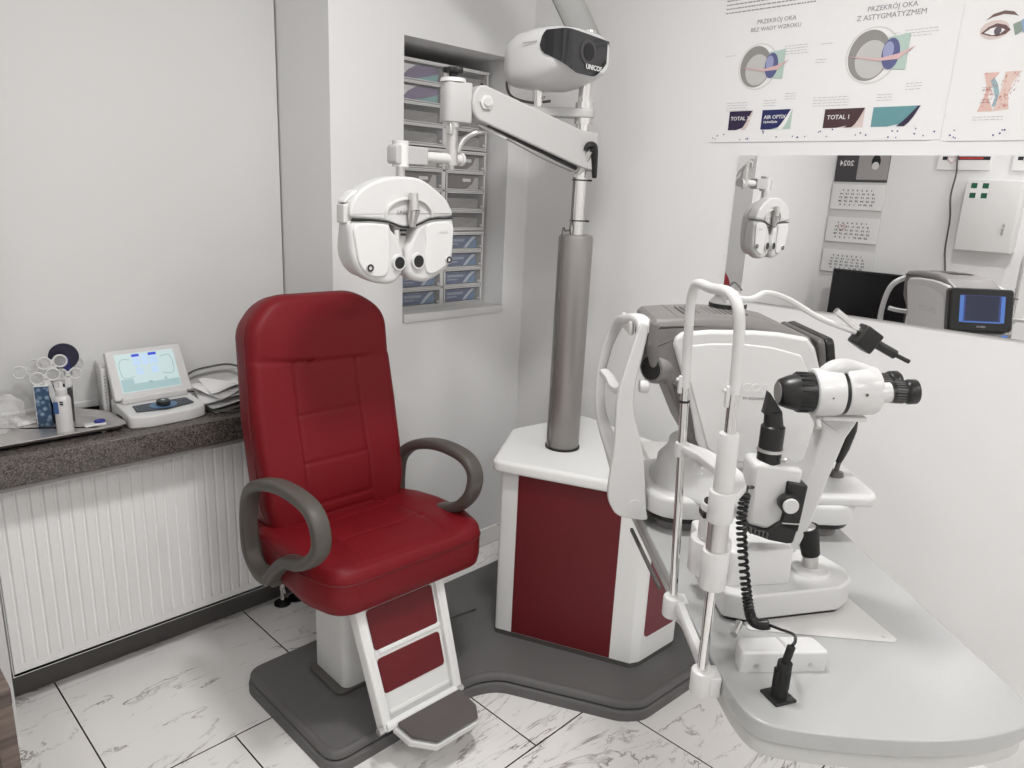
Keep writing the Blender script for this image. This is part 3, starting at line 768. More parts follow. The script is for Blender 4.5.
# column with chrome pole, phoropter arm, bracket, lamp arm = one instrument stand
CXc, CYc = 1.786, 1.487
cs = thing('column_stand', 'grey vertical column with chrome pole and white swing arm on the cabinet', 'stand', (CXc, CYc, ZT))
bm = newbm(); z1 = 1.383-ZT
lathe(bm, [(.052, 0), (.0535, .004), (.0535, z1-.012), (.051, z1-.003), (.046, z1)], 48); obj('column', bm, steel, cs)
bm = newbm(); cyl(bm, (0, 0, 0), (0, 0, .006), .0575, n=40); obj('column_foot', bm, black, cs)
bm = newbm(); cyl(bm, (0, 0, z1-.02), (0, 0, 1.96-ZT), .0205, n=32); obj('pole', bm, chrome, cs)
for zz_ in (1.425, 1.545):
    bm = newbm()
    tube(bm, [(.0225*math.cos(a), .0225*math.sin(a), zz_-ZT) for a in [i*PI/6 for i in range(12)]], .0022, n=6, closed=True); box(bm, (.016, -.026, zz_-ZT), (.006, .012, .005)); obj('cable_tie', bm, black, cs)
bm = newbm(); tube(bm, [(-.026, .0, z1-.005), (-.03, .0, z1+.02), (-.022, .004, z1+.05), (-.022, .004, z1+.17)], .003, n=8)
tube(bm, [(-.05, .012, .0), (-.064, .01, .05), (-.062, .008, .12), (-.058, .008, .25), (-.058, .008, z1-.02), (-.045, .004, z1+.01), (-.028, 0, z1+.012)], .0028, n=8); obj('wire', bm, dgrey, cs)
# lever
bm = newbm(); tube(bm, [(-.020, -.03, 1.63-ZT), (-.012, -.036, 1.645-ZT), (.006, -.040, 1.64-ZT), (.014, -.040, 1.60-ZT), (.020, -.040, 1.553-ZT)], [.008, .012, .012, .010, .007], n=12, sec=(1, .8)); obj('lever', bm, black, cs)
bm = newbm(); cyl(bm, (-.004, -.034, 1.63-ZT), (-.008, -.0, 1.56-ZT), .010, .014); obj('lever_boss', bm, alu, cs)
# arm: sloping box from hub up to the housing
Ha = Vector((1.395-CXc, 1.597-CYc, 1.764-ZT)); Hb = Vector((0, 0, 1.632-ZT))
Cc = Vector((1.447-CXc, 1.579-CYc, 1.729-ZT))
dirh = (Vector((Hb.x-Cc.x, Hb.y-Cc.y, 0))).normalized()
L_ = math.hypot(Hb.x-Cc.x, Hb.y-Cc.y); dz = Hb.z-Cc.z
Mx = mframe(Cc, dirh, (0, 0, 1))      # local x along, y up, z sideways
def armpoly(g=0):
    o = [];  sl = dz/L_
    h0, h1 = .048-g, .047-g
    for i in range(9):
        a = PI/2+PI*i/8; o.append((-.0+(.036-g)*math.cos(a), h0*math.sin(a)))
    o += [(L_-.02, dz-h1-.004), (L_+.034-g, dz-h1-.014), (L_+.034-g, dz+h1+.004), (L_-.02, dz+h1+.006)]
    return o
bm = newbm(); prism(bm, armpoly(), -.032, .032, .005, M=Mx); obj('swing_arm', bm, stgrey, cs)
bm = newbm(); tube(bm, [Mx @ Vector(p) for p in ((-.01, .0495, .026), (L_-.04, dz+.0535, .026))], .0022, n=6, smooth=False)
tube(bm, [Mx @ Vector(p) for p in ((.02, -.052, .02), (L_-.03, dz-.055, .02))], .006, n=6, smooth=False); obj('seam', bm, black, cs)
bm = newbm(); cyl(bm, Mx @ Vector((.004, .004, .03)), Mx @ Vector((.004, .004, .039)), .020, n=6); obj('bolt', bm, lgrey, cs)
bm = newbm(); cyl(bm, Mx @ Vector((.004, .004, .038)), Mx @ Vector((.004, .004, .045)), .011, n=20); obj('bolt', bm, chrome, cs)
bm = newbm(); tube(bm, [Mx @ Vector(p) for p in ((.0, -.052, .0), (.06, dz*.17-.060, .015), (.16, dz*.45-.064, .015), (.22, dz*.62-.066, .015), (L_-.05, dz-.062, .01), (L_-.02, dz-.066, .0))], .004, n=8); obj('hose', bm, lgrey, cs)
bm = newbm(); tube(bm, [Mx @ Vector(p) for p in ((.08, dz*.2-.064, .02), (.18, dz*.5-.074, .022), (.25, dz*.75-.072, .022), (L_-.04, dz-.064, .015))], .0025, n=8); obj('hose', bm, mgrey, cs)
# housing
hb = Vector((Ha.x-.004, Ha.y+.006, 0))
bm = newbm()
prism(bm, rpoly([(-.046, -.032), (.03, -.032), (.03, .032), (-.046, .032)], [.028, .008, .008, .028], 8), 1.676-ZT, 1.778-ZT, .004, M=mframe((hb.x, hb.y, 0), dirh, (dirh.cross(Vector((0, 0, 1)))*-1)))
obj('arm_housing', bm, stgrey, cs)
hx, hy = hb.x-dirh.x*.015, hb.y-dirh.y*.015
bm = newbm(); cyl(bm, (hx, hy, 1.778-ZT), (hx, hy, 1.788-ZT), .036, .033); obj('housing_cap', bm, lgrey, cs)
bm = newbm(); cyl(bm, (hx, hy, 1.786-ZT), (hx, hy, 1.803-ZT), .012)
pts = [(.026*(1+.12*math.cos(5*a))*math.cos(a)+hx, .026*(1+.12*math.cos(5*a))*math.sin(a)+hy) for a in [i*2*PI/50 for i in range(50)]]
prism(bm, pts, 1.801-ZT, 1.815-ZT, .004); obj('clamp_knob', bm, black, cs)
bm = newbm(); cyl(bm, (hx, hy, 1.592-ZT), (hx, hy, 1.678-ZT), .016); cyl(bm, (hx, hy, 1.664-ZT), (hx, hy, 1.678-ZT), .024); box(bm, (hx-.018, hy-.012, 1.658-ZT), (.014, .02, .03), .004); cyl(bm, (hx, hy, 1.565-ZT), (hx, hy, 1.603-ZT), .018); cyl(bm, (hx, hy, 1.553-ZT), (hx, hy, 1.568-ZT), .008)
tube(bm, [(hx+.02, hy, 1.60-ZT), (hx+.035, hy-.01, 1.635-ZT), (hx+.06, hy-.03, 1.655-ZT), (hx+.10, hy-.03, 1.662-ZT)], .008, n=10)
obj('pivot_rod', bm, alu, cs)
# horizontal link towards the phoropter
lx, ly, lz = 1.197-CXc, 1.598-CYc, 1.582-ZT
bm = newbm(); cyl(bm, (hx+.03, hy, lz), (hx-.10, hy+.003, lz), .014); cyl(bm, (hx+.03, hy, lz), (hx+.038, hy, lz), .018); obj('link_tube', bm, lgrey, cs)
bm = newbm(); a = Vector((lx-.01, ly, lz)); b = Vector((hx-.095, hy+.003, lz)); 
dd = (b-a).normalized(); prism(bm, rpoly([(-.02, -.024), ((b-a).length, -.022), ((b-a).length, .022), (-.02, .024)], [.01, .003, .003, .01]), -.018, .018, .003, M=mframe(a, dd, (0, 0, 1))); obj('link_block', bm, stgrey, cs)
bm = newbm(); cyl(bm, (lx, ly, lz-.03), (lx, ly, lz+.03), .021); cyl(bm, (lx, ly, lz+.03), (lx, ly, lz+.034), .022); obj('link_joint', bm, white2, cs)
bm = newbm(); cyl(bm, (lx, ly, 1.500-ZT), (lx, ly, lz), .012); obj('hanger_rod', bm, alu, cs)
# bracket for the projector
bx, by = 1.693-CXc, 1.588-CYc
bm = newbm(); dd = Vector((bx, by, 0)); Lb = dd.length; dd.normalize()
prism(bm, rpoly([(-.03, -.032), (Lb+.03, -.024), (Lb+.03, .024), (-.03, .032)], [.028, .022, .022, .028], 8), 1.722-ZT, 1.748-ZT, .005, M=mframe((0, 0, 0), dd, Vector((0, 0, 1)).cross(dd))); obj('projector_bracket', bm, stgrey, cs)
bm = newbm(); cyl(bm, (0, 0, 1.705-ZT), (0, 0, 1.722-ZT), .027); cyl(bm, (0, 0, 1.748-ZT), (0, 0, 1.765-ZT), .027); obj('collar', bm, chrome, cs)
bm = newbm(); cyl(bm, (bx, by, 1.748-ZT), (bx, by, 1.80-ZT), .014); cyl(bm, (bx+.002, by-.002, 1.775-ZT), (bx+.002, by-.022, 1.775-ZT), .004); obj('bracket_post', bm, chrome, cs)
# lamp arm going up
def K(v, s_, z): k_ = 2**-.5; return Vector((k_*(v+s_)-CXc, k_*(s_-v)-CYc, z-ZT))
A = K(.222, 2.33, 1.915); B = K(.100, 2.33, 2.12); C_ = K(-.02, 2.33, 2.30)
sd = Vector((.62, -.62, .30)).normalized()
bm = newbm(); tube(bm, [A, A.lerp(B, .33), A.lerp(B, .66), B, B.lerp(C_, .5), C_], 1, n=16, sec=(.042, .016), upv=tuple(sd)); obj('lamp_arm', bm, mat('lamp_grey', (.25, .25, .24), .45), cs)
bm = newbm(); cyl(bm, K(.214, 2.33, 1.90), K(.214, 2.33, 1.95), .026, n=32, bev=.004); obj('arm_joint', bm, mgrey, cs)
bm = newbm(); lathe(bm, [(.02, .05), (.07, .04), (.10, .015), (.105, 0), (.095, -.006)], 40, Matrix.Translation(C_+Vector((0, 0, -.02)))); obj('lamp_head', bm, lgrey, cs)

# chart projector
pj = thing('chart_projector', 'white chart projector with dark glass front on the bracket', 'projector', (1.732, 1.555, 1.793), math.radians(-90))
pj.scale = (1.04, 1.04, 1.03)
# local x = front direction, y = left, z up
bm = newbm()
secs = []
def psec(x, w, zb, zt, yo=0): # rounded section
    return [(x+ (0), yo+w*c_, (zb+zt)/2+(zt-zb)/2*s_) for c_, s_ in [(math.copysign(abs(math.cos(a))**.55, math.cos(a)), math.copysign(abs(math.sin(a))**.6, math.sin(a))) for a in [i*2*PI/40 for i in range(40)]]]
prs = [(-.135, .030, .045, .100), (-.130, .060, .022, .128), (-.115, .078, .012, .142), (-.07, .092, .004, .155), (0, .100, .0, .160), (.05, .104, .008, .158), (.09, .104, .022, .152), (.115, .098, .034, .147), (.128, .088, .042, .140)]
rings = [[bm.verts.new(p) for p in psec(x, w_, zb, zt, -.02)] for x, w_, zb, zt in prs]
for a, b in zip(rings, rings[1:]):
    for i in range(40): bm.faces.new((a[i], a[(i+1) % 40], b[(i+1) % 40], b[i]))
bm.faces.new(rings[0]); bm.faces.new(rings[-1]); obj('casing', bm, white, pj, angle=60)
# dark visor: patch wrapping the front and the right-hand side
bm = newbm()
cols_ = []
NS = 28
for i in range(NS+1):
    u = i/NS          # 0: far side edge on the right flank -> 1: left end
    # plan path around the front
    if u < .38: x_ = .045+.075*(u/.38); y_ = -.02-.1065+.008*(u/.38)**2
    elif u < .5:
        a = (u-.38)/.12*PI/2; x_ = .120+.012*math.sin(a); y_ = -.1185+.02*(1-math.cos(a))
    else: x_ = .132-.006*((u-.5)/.5)**2; y_ = -.0985+.165*((u-.5)/.5)
    e_ = min(1, u/.10); top = .100+.036*e_**.5-.010*max(0, u-.5); bot = (.100-.022*e_**.5)-.046*max(0, min(1, (u-.08)/.5))**1.2 + (0 if u < .8 else ((u-.8)/.2)**1.5*.050)
    cols_.append((x_, y_, bot, top))
vv = [[bm.verts.new((x_+.0015, y_-.001, b_+(t_-b_)*j/6)) for j in range(7)] for x_, y_, b_, t_ in cols_]
for a, b in zip(vv, vv[1:]):
    for j in range(6): bm.faces.new((a[j], a[j+1], b[j+1], b[j]))
r = bmesh.ops.solidify(bm, geom=bm.faces[:], thickness=-.005)
obj('visor', bm, darkglass, pj, angle=60)
bm = newbm(); cyl(bm, (.130, -.03, .09), (.136, -.03, .09), .034, .032); obj('lens_ring', bm, mat('lens_dark', (.05, .048, .05), .25), pj)
bm = newbm(); cyl(bm, (.1355, -.03, .09), (.1375, -.03, .09), .022); obj('lens', bm, mat('lens_black', (.003, .003, .004), .05), pj)
text('lettering', 'UNICOS', .018, paper, pj, mframe((.1362, -.004, .053), (0, 1, 0), (0, 0, 1)), .0003, bold=.0003)
bm = newbm()
for i in range(9): box(bm, (.030-.0062*i, -.1238+.0002*i, .112), (.0035, .0016, .0028))
obj('lettering', bm, ink, pj)
bm = newbm(); tube(bm, [(-.125, -.04, .05), (-.15, -.05, .03), (-.13, -.05, -.01), (-.06, -.04, -.03), (-.01, -.01, -.025)], .004, n=8); obj('power_cord', bm, dgrey, pj)

# ================================================================== PHOROPTER
PC = Vector((1.42, 1.88, 1.36))
ph = thing('phoropter', 'white digital phoropter with two lens apertures hanging above the red chair', 'phoropter', (1.201, 1.59, 1.383-.15*.846), math.radians(0))
ph.scale = (.846, .846, .846)
def pz(pts): return [(a, b+.15) for a, b in pts]
def sm(pts, k=6): return [(p.x, p.y) for p in catmull([(a, b, 0) for a, b in pts], k, True)]
left = sm(pz([(-.222, .040), (-.224, -.02), (-.213, -.075), (-.180, -.118), (-.125, -.142), (-.075, -.146), (-.045, -.128), (-.030, -.090), (-.034, -.045), (-.055, -.008), (-.078, .018), (-.090, .040), (-.15, .043)]))
right = sm(pz([(.030, .034), (.008, .010), (-.010, -.02), (-.022, -.05), (-.024, -.09), (-.018, -.122), (.015, -.142), (.060, -.146), (.115, -.126), (.155, -.095), (.168, -.055), (.168, .0), (.160, .048), (.10, .050), (.060, .045)]))
dome = sm(pz([(-.214, .0505), (-.2235, .062), (-.218, .090), (-.190, .125), (-.145, .150), (-.09, .166), (-.03, .171), (.03, .166), (.085, .140), (.130, .110), (.152, .082), (.159, .066), (.150, .056), (.10, .0525), (.060, .046), (.02, .031), (-.030, .022), (-.070, .030), (-.11, .043), (-.17, .047)]))
YFR = -.05
def lobe(pts, nm, dep=.052, bv=.016):
    bm = newbm(); prism(bm, pts, -dep, .0, bv, M=MXZ(YFR), seg=5, botbev=.012); return obj(nm, bm, white, ph, angle=50)
ll = lobe(left, 'left_module'); rl = lobe(right, 'right_module'); dm = lobe(dome, 'upper_shell', .058, .009)
# rim step at the back, larger body
bm = newbm(); prism(bm, sm(pz([(-.21, .03), (-.215, -.06), (-.17, -.12), (-.08, -.13), (-.04, -.08), (-.07, .02), (-.03, .03), (.02, .02), (-.01, -.08), (.05, -.13), (.13, -.10), (.155, -.02), (.15, .07), (.08, .13), (-.03, .155), (-.14, .135), (-.20, .09)]), 4), 0, .04, .008, M=MXZ(YFR+.085)); obj('rear_shell', bm, lgrey, ph)
for lb_, pts_, x0, sc in ((ll, left, -.155, .78), (rl, right, .095, .70)):
    cx = sum(p[0] for p in pts_)/len(pts_); cz = sum(p[1] for p in pts_)/len(pts_)
    side = -1 if lb_ is ll else 1
    if side < 0: pl = pz([(-.207, .030), (-.208, -.03), (-.196, -.08), (-.165, -.115), (-.12, -.122), (-.098, -.11), (-.090, -.06), (-.092, 0), (-.10, .03)])
    else: pl = pz([(.055, .032), (.048, -.03), (.045, -.09), (.055, -.118), (.085, -.120), (.128, -.10), (.150, -.07), (.157, -.02), (.150, .036)])
    bm = newbm(); prism(bm, sm(pl), 0, .007, .005, M=MXZ(YFR+.001), seg=4, botbev=0); obj('cover_plate', bm, white2, lb_)
for x_, z_, r_, par in ((-.056, -.082, .0180, ll), (.017, -.080, .0190, rl)):
    bm = newbm(); cyl(bm, (x_, YFR+.004, z_+.15), (x_, YFR-.009, z_+.15), r_+.009, r_+.005, n=36); obj('aperture_rim', bm, white, par)
    bm = newbm(); cyl(bm, (x_, YFR-.006, z_+.15), (x_, YFR-.0098, z_+.15), r_, n=36); obj('aperture', bm, black, par)
for x_, z_, par in ((-.164, -.093, ll), (.138, -.079, rl)):
    bm = newbm(); cyl(bm, (x_, YFR, z_+.15), (x_, YFR-.012, z_+.15), .0125, n=28); obj('dial', bm, white, par)
    bm = newbm(); tube(bm, [(x_+.0085*math.cos(a), YFR-.012, z_+.15+.0085*math.sin(a)) for a in [i*PI/8 for i in range(16)]], .0028, n=8, closed=True); obj('dial_ring', bm, black, par)
bm = newbm(); cyl(bm, (-.187, YFR, .174), (-.187, YFR-.003, .174), .004); cyl(bm, (.147, YFR, .188), (.147, YFR-.003, .188), .003); obj('screw', bm, lgrey, ph)
# black seam between shell and modules
bm = newbm(); tube(bm, [(-.222, YFR+.001, .193), (-.15, YFR-.001, .192), (-.09, YFR-.001, .188), (-.05, YFR-.001, .176), (-.02, YFR-.001, .174), (.02, YFR-.001, .181), (.06, YFR-.001, .195), (.10, YFR-.001, .199), (.158, YFR+.001, .201)], .0026, n=8); obj('seam', bm, black, ph)
# raised arch and centre chin
bm = newbm(); tube(bm, [(-.102, YFR, .196), (-.098, YFR-.003, .228), (-.065, YFR-.004, .250), (-.015, YFR-.004, .258), (.035, YFR-.004, .25), (.065, YFR-.003, .225), (.07, YFR, .205)], .007, n=10, sec=(1, .6), upv=(0, 1, 0)); obj('arch_rim', bm, lgrey, dm)
bm = newbm(); cyl(bm, (-.014, YFR-.018, .275), (-.013, YFR-.02, .225), .014, .016); cyl(bm, (-.013, YFR-.02, .226), (-.014, YFR-.012, .175), .020, .010); obj('nose_pivot', bm, alu, dm)
bm = newbm(); prism(bm, rpoly([(-.036, .296), (-.012, .300), (-.012, .307), (-.036, .304)], .002), 0, .002, M=MXZ(YFR+.008)); obj('level_window', bm, dgrey, dm)
text('lettering', 'UNICOS', .017, mgrey, dm, mframe((-.030, YFR-.0035, .216), (1, 0, 0), (0, 0, 1)), .0004)
text('lettering', 'UNICOS', .010, lgrey, rl, mframe((.115, YFR-.0085, .158), (1, 0, 0), (0, 0, 1)), .0003)
# middle bridge, forehead rest and centre post between the modules
bm = newbm(); box(bm, (-.03, YFR+.045, .14), (.05, .04, .08), .008); cyl(bm, (-.055, YFR+.01, .165), (-.055, YFR+.01, .12), .008); obj('bridge', bm, lgrey, ph)
bm = newbm(); box(bm, (-.022, YFR+.02, .163), (.018, .01, .006)); box(bm, (-.022, YFR+.02, .150), (.014, .01, .006)); obj('bridge', bm, black, ph)
# shoulder knobs on the left
bm = newbm(); prism(bm, rpoly(pz([(-.240, .088), (-.195, .094), (-.18, .13), (-.205, .122)]), .006), 0, .04, .004, M=MXZ(YFR+.055)); obj('shoulder', bm, white2, ph)
bm = newbm(); prism(bm, rpoly(pz([(-.236, .03), (-.205, .045), (-.205, .094), (-.234, .086)]), .006), 0, .04, .004, M=MXZ(YFR+.055)); obj('shoulder', bm, lgrey, ph)

# ================================================================== RED CHAIR
ch = thing('examination_chair', 'dark red padded examination chair with grey armrests and a footrest', 'chair', (1.100, 1.69, ZB), math.radians(-1.5))
zo = -ZB
bm = newbm(); prism(bm, rpoly([(-.085, -.09), (.06, -.09), (.06, .085), (-.085, .085)], [.028, .012, .02, .02], 6), .0, .40, .003); obj('pedestal', bm, offw, ch)
bm = newbm(); prism(bm, rpoly([(-.11, -.095), (.05, -.095), (.05, .09), (-.11, .09)], .03, 6), 0, .012, .003); obj('pedestal_foot', bm, dgrey, ch)
bm = newbm(); box(bm, (0, .0, .375+.0), (.36, .34, .02), .004); obj('seat_plate', bm, dgrey, ch)
# seat pad
so = densify(rpoly([(-.235, .215), (.215, .215), (.252, .05), (.262, -.16), (.235, -.285), (-.225, -.285), (-.258, -.16), (-.25, .05)], [.03, .03, .1, .2, .085, .085, .2, .1], 8))
def seatfn(x, y):
    d = 0
    for a, b, s_ in (((-.13, -.235), (-.12, .20), .0035), ((.13, -.235), (.12, .20), .0035), ((-.13, -.12), (.13, -.12), .003), ((-.12, .03), (.12, .03), .003)):
        d -= s_*math.exp(-(seg_d(x, y, a, b)/.0055)**2)
    d -= .004*math.exp(-((y+.262)/.004)**2)
    d += -.030*max(0, (y+.05)/.26)**1.2 + .004*math.sin(x*40+y*23)*.25
    d += -.016*math.exp(-((x/.16)**2+((y-.05)/.16)**2)) + .012*max(0, (abs(x)-.14)/.11)
    return d
bm = newbm(); pad(bm, so, .128, .034, seatfn, 46, Matrix.Translation((.0, .0, .378)), dome=.012)
seat = obj('seat', bm, red, ch, angle=80); seat.location.x = .024; seat.scale.x = 1.045
# piping along the seat front
bm = newbm(); pp = [Vector((x, y, .378+.094)) for x, y in offset_poly(so, -.0005)]
pp = [p for p in pp if p.y < .12]; pp.sort(key=lambda p: math.atan2(p.x, -(p.y-.0)))
tube(bm, pp, .0022, n=6, smooth=False); obj('piping', bm, redp, seat)
# backrest
tl = math.radians(10.5)
MB_ = Matrix.Translation((0.0, .175, .435)) @ Matrix(((1, 0, 0, 0), (0, math.sin(tl), -math.cos(tl), 0), (0, math.cos(tl), math.sin(tl), 0), (0, 0, 0, 1)))
bo_ = densify(rpoly([(-.205, -.02), (.205, -.02), (.236, .10), (.238, .35), (.228, .625), (.14, .690), (-.15, .690), (-.222, .61), (-.238, .35), (-.236, .10)], [.03, .03, .1, .4, .10, .22, .22, .10, .4, .1], 8))
def backfn(x, y):
    d = 0
    s1y = .503-.008*math.cos(min(1, abs(x)/.24)*PI/2)-.012*(x/.24)
    d -= .0055*math.exp(-((y-s1y)/.0045)**2)
    for sx_ in (-1, 1):
        if y < s1y: d -= .0035*math.exp(-((x-sx_*(.112-.012*(y/.5)))/.005)**2)
    if abs(x) < .112 and y < s1y:
        for yy in (.345, .205, .080, .045): d -= .0028*math.exp(-((y-yy)/.005)**2)
        d -= .003
    d += .014*math.exp(-((y-.60)/.09)**2) if y > s1y else .0
    d += .012*max(0, (abs(x)-.12)/.12)*(1 if y < s1y else .2)
    d += .010*math.exp(-((y-.16)/.12)**2)
    return d
bm = newbm(); pad(bm, bo_, .105, .030, backfn, 56, MB_, dome=.010)
bk = obj('backrest', bm, red, ch, angle=80); bk.location.x = .014; bk.scale.x = .985
bm = newbm(); pp = [MB_ @ Vector((x, y, .074)) for x, y in offset_poly(bo_, -.0004) if y > .05]
i0 = max(range(len(pp)), key=lambda i: (pp[i]-pp[i-1]).length); pp = pp[i0:]+pp[:i0]
tube(bm, pp, .002, n=6, smooth=False); obj('piping', bm, redp, bk)
bm = newbm(); prism(bm, rpoly([(-.15, .0), (.18, .0), (.18, .55), (-.15, .55)], .05), -.012, .004, .003, M=MB_); obj('back_shell', bm, dgrey, ch)
bm = newbm(); tube(bm, [(0, .10, .385), (0, .24, .385), (0, .285, .42), (0, .30, .60)], 1, n=12, sec=(.035, .008), upv=(1, 0, 0)); obj('back_bracket', bm, dgrey, ch)
# arms
armp = [(-.03, .425), (-.075, .468), (-.115, .497), (-.175, .516), (-.235, .548), (-.282, .600), (-.288, .655), (-.255, .690), (-.19, .702), (-.10, .698), (-.01, .676), (.055, .645), (.098, .600), (.112, .54), (.112, .475), (.098, .430), (.05, .398), (-.005, .40)]
for sx_ in (-1, 1):
    bm = newbm(); X_ = -.260 if sx_ < 0 else .250; ys = 0 if sx_ < 0 else .022
    tube(bm, [(X_+sx_*.004*(z>.6), y*(1 if sx_ < 0 else .93)+ys, z-.004*(sx_ > 0)) for y, z in armp], 1, n=20, k=5, closed=True, sec=(.024, .0165), upv=(1, 0, 0))
    ar = obj('armrest', bm, armm, ch, angle=60)
    bm = newbm(); box(bm, (X_-sx_*.02, .03, .395), (.05, .11, .035), .01); obj('arm_mount', bm, armm, ar)
# leg frame
fx = Matrix.Translation((0, 0, 0))
ft = Vector((.002, -.235, .375)); fb = Vector((.012, -.330, .058))
upl = (ft-fb).normalized(); Lp = (ft-fb).length
ML_ = mframe(fb, (1, 0, 0), upl)     # local x right, y up the frame, z forward
fr_o = [(-.128, -.005), (.122, -.005), (.118, Lp), (-.155, Lp)]
bm = newbm(); prism(bm, fr_o, -.012, .0, .002, M=ML_); lf = obj('leg_rest_frame', bm, offw, ch)
for sx_, (x0, x1) in ((-1, (-.122, -.150)), (1, (.116, .112))):
    bm = newbm(); prism(bm, rpoly([(x0-.014, -.012), (x0+.014, -.012), (x1+.014, Lp), (x1-.014, Lp)], .004), -.022, .018, .004, M=ML_); obj('rail', bm, offw, lf)
for y0, y1, a_ in ((Lp*.60, Lp*.94, 0), (Lp*.235, Lp*.53, 0)):
    t0 = y0/Lp; t1 = y1/Lp
    bm = newbm(); prism(bm, rpoly([(-.104-.022*t0, y0), (.094, y0), (.092, y1), (-.104-.022*t1, y1)], .012), 0, .003, .001, M=ML_, seg=1); obj('pad_panel', bm, redp, lf)
for yy in (.02, Lp*.565):
    bm = newbm(); prism(bm, [(-.105, yy), (.10, yy), (.10, yy+.012), (-.105, yy+.012)], 0, .005, .002, M=ML_); obj('cross_bar', bm, offw, lf)
bm = newbm()
for sx_ in (-1, 1): cyl(bm, (sx_*.125-.003-.017*(sx_>0)*-0, -.345, .060), (sx_*.142, -.345, .060), .010, n=20)
obj('hinge_pin', bm, alu, lf)
# footrest
frs = Vector((.015, -.345, .052))
MF = mframe(frs, (1, 0, 0), (0, -1, -.10))
fo = [(-.115, 0), (.115, 0), (.112, .085), (.085, .125), (-.06, .125), (-.108, .07)]
bm = newbm(); prism(bm, rpoly(fo, .010), -.012, .006, .003, M=MF @ Matrix.Diagonal((1, 1, -1, 1))); foot = obj('footrest', bm, white2, ch)
bm = newbm(); prism(bm, rpoly(offset_poly(fo, .007), .008), 0, .007, .002, M=MF @ Matrix.Translation((0, .004, -.0135)) @ Matrix.Diagonal((1, 1, -1, 1))); 
fm = obj('foot_mat', bm, matm, foot)
bm = newbm(); cyl(bm, (-.118, -.345, .062), (.118, -.345, .062), .013); obj('hinge_tube', bm, offw, foot)

# ================================================================== INSTRUMENT TABLE  (frame: x = v, y = s, rot -45°)
A45 = math.radians(-45)
def VS(v, s, z): k_ = 2**-.5; return Vector((k_*(v+s), k_*(s-v), z))
ZTB = .70
tb = thing('instrument_table', 'long pale grey instrument table with a rounded front end', 'table', tuple(VS(.66, 1.5, ZT-.04)), A45)
def L(v, s, z=0, o=(.66, 1.5, 0)): return (v-o[0], s-o[1], z-o[2])
tp = [(.360, 2.14), (.405, 1.12), (.422, 1.02), (.47, .990), (.56, .975), (.66, .970), (.75, .978), (.88, 1.018), (.925, 1.055), (.921, 1.12), (.895, 1.60), (.880, 2.14)]
tpl = [(a-.66, b-1.5) for a, b in tp]
tcurve = [(a-.66, b-1.5) for a, b in [(.405, 1.13), (.411, 1.07), (.424, 1.022), (.447, .998), (.49, .985), (.56, .976), (.66, .971), (.75, .977), (.82, .993), (.88, 1.016), (.912, 1.045), (.922, 1.085), (.921, 1.15)]]
rp2 = [(.360-.66, 2.14-1.5)]+[(p.x, p.y) for p in catmull([(a, b, 0) for a, b in tcurve], 6)]+[(.895-.66, 1.60-1.5), (.880-.66, 2.14-1.5)]
rp2_old = rpoly(tpl, [.03, .03, .04, .04, .1, .1, .1, .08, .04, .1, .2, .03], 6)
zt0 = ZT-.04
bm = newbm(); prism(bm, rp2, ZTB-.032-zt0, ZTB-zt0, .004, seg=3, botbev=.003); obj('tabletop', bm, tablem, tb)
bm = newbm(); prism(bm, offset_poly(rp2, .008), ZTB-.066-zt0, ZTB-.0325-zt0, .003); obj('under_board', bm, mat('under_board_grey', (.50, .50, .49), .5), tb)
bm = newbm(); box(bm, (-.02, .62, -.0305), (.24, .90, .03), .006); obj('support_arm', bm, lgrey, tb)
bm = newbm(); box(bm, (-.03, 1.01, -.066), (.14, .14, .098), .004); obj('support_post', bm, lgrey, tb)
bm = newbm(); 
p_ = [(-.259, .30), (-.263, .30), (-.263, .50), (-.259, .50)]
boxr(bm, (-.287, .155, -.006+.0), (.008, .30, .010), (0, 0, .055), .002); obj('side_rail', bm, dgrey, tb)

# ================================================================== SLIT LAMP
O = (.60, 1.38, ZTB)
sl = thing('slit_lamp', 'white slit lamp microscope with chrome chin-rest posts at the near table edge', 'slit lamp', tuple(VS(.60, 1.38, ZTB)), A45)
def Q(v, s, z): return Vector((v-O[0], s-O[1], z-O[2]))
def lean(z): return .377-.05*(z-.70)
def ln2(z): return .375-.010*(z-.70)
# chin rest assembly = part with sub-parts
bm = newbm()
for s_ in (1.367, 1.124): cyl(bm, Q(.378, s_, .660), Q(.378, s_, .706), .0215, bev=.004)
tube(bm, [Q(.388, 1.124, .690), Q(.388, 1.367, .690)], 1, n=12, sec=(.010, .013), upv=(1, 0, 0), smooth=False)
box(bm, Q(.396, 1.124, .682), (.02, .040, .04), .003); box(bm, Q(.396, 1.367, .682), (.02, .040, .04), .003)
cr_ = obj('chin_rest_frame', bm, white, sl)
bm = newbm()
cyl(bm, Q(lean(.70), 1.367, .70), Q(lean(1.165), 1.367, 1.165), .0085)
cyl(bm, Q(ln2(.70), 1.124, .70), Q(ln2(.90), 1.124, .90), .0090)
cyl(bm, Q(ln2(1.12), 1.124, 1.12), Q(ln2(1.21), 1.124, 1.21), .0090)
obj('chrome_rod', bm, chrome, cr_)
bm = newbm(); cyl(bm, Q(lean(1.125), 1.367, 1.125), Q(lean(1.129), 1.367, 1.129), .0105); obj('black_ring', bm, black, cr_)
bm = newbm(); cyl(bm, Q(ln2(.935), 1.124, .935), Q(ln2(.995), 1.124, .995), .0175); obj('grey_sleeve', bm, alu, cr_)
bm = newbm(); cyl(bm, Q(ln2(.868), 1.124, .868), Q(ln2(.938), 1.124, .938), .0225, bev=.003); obj('white_sleeve', bm, white, cr_)
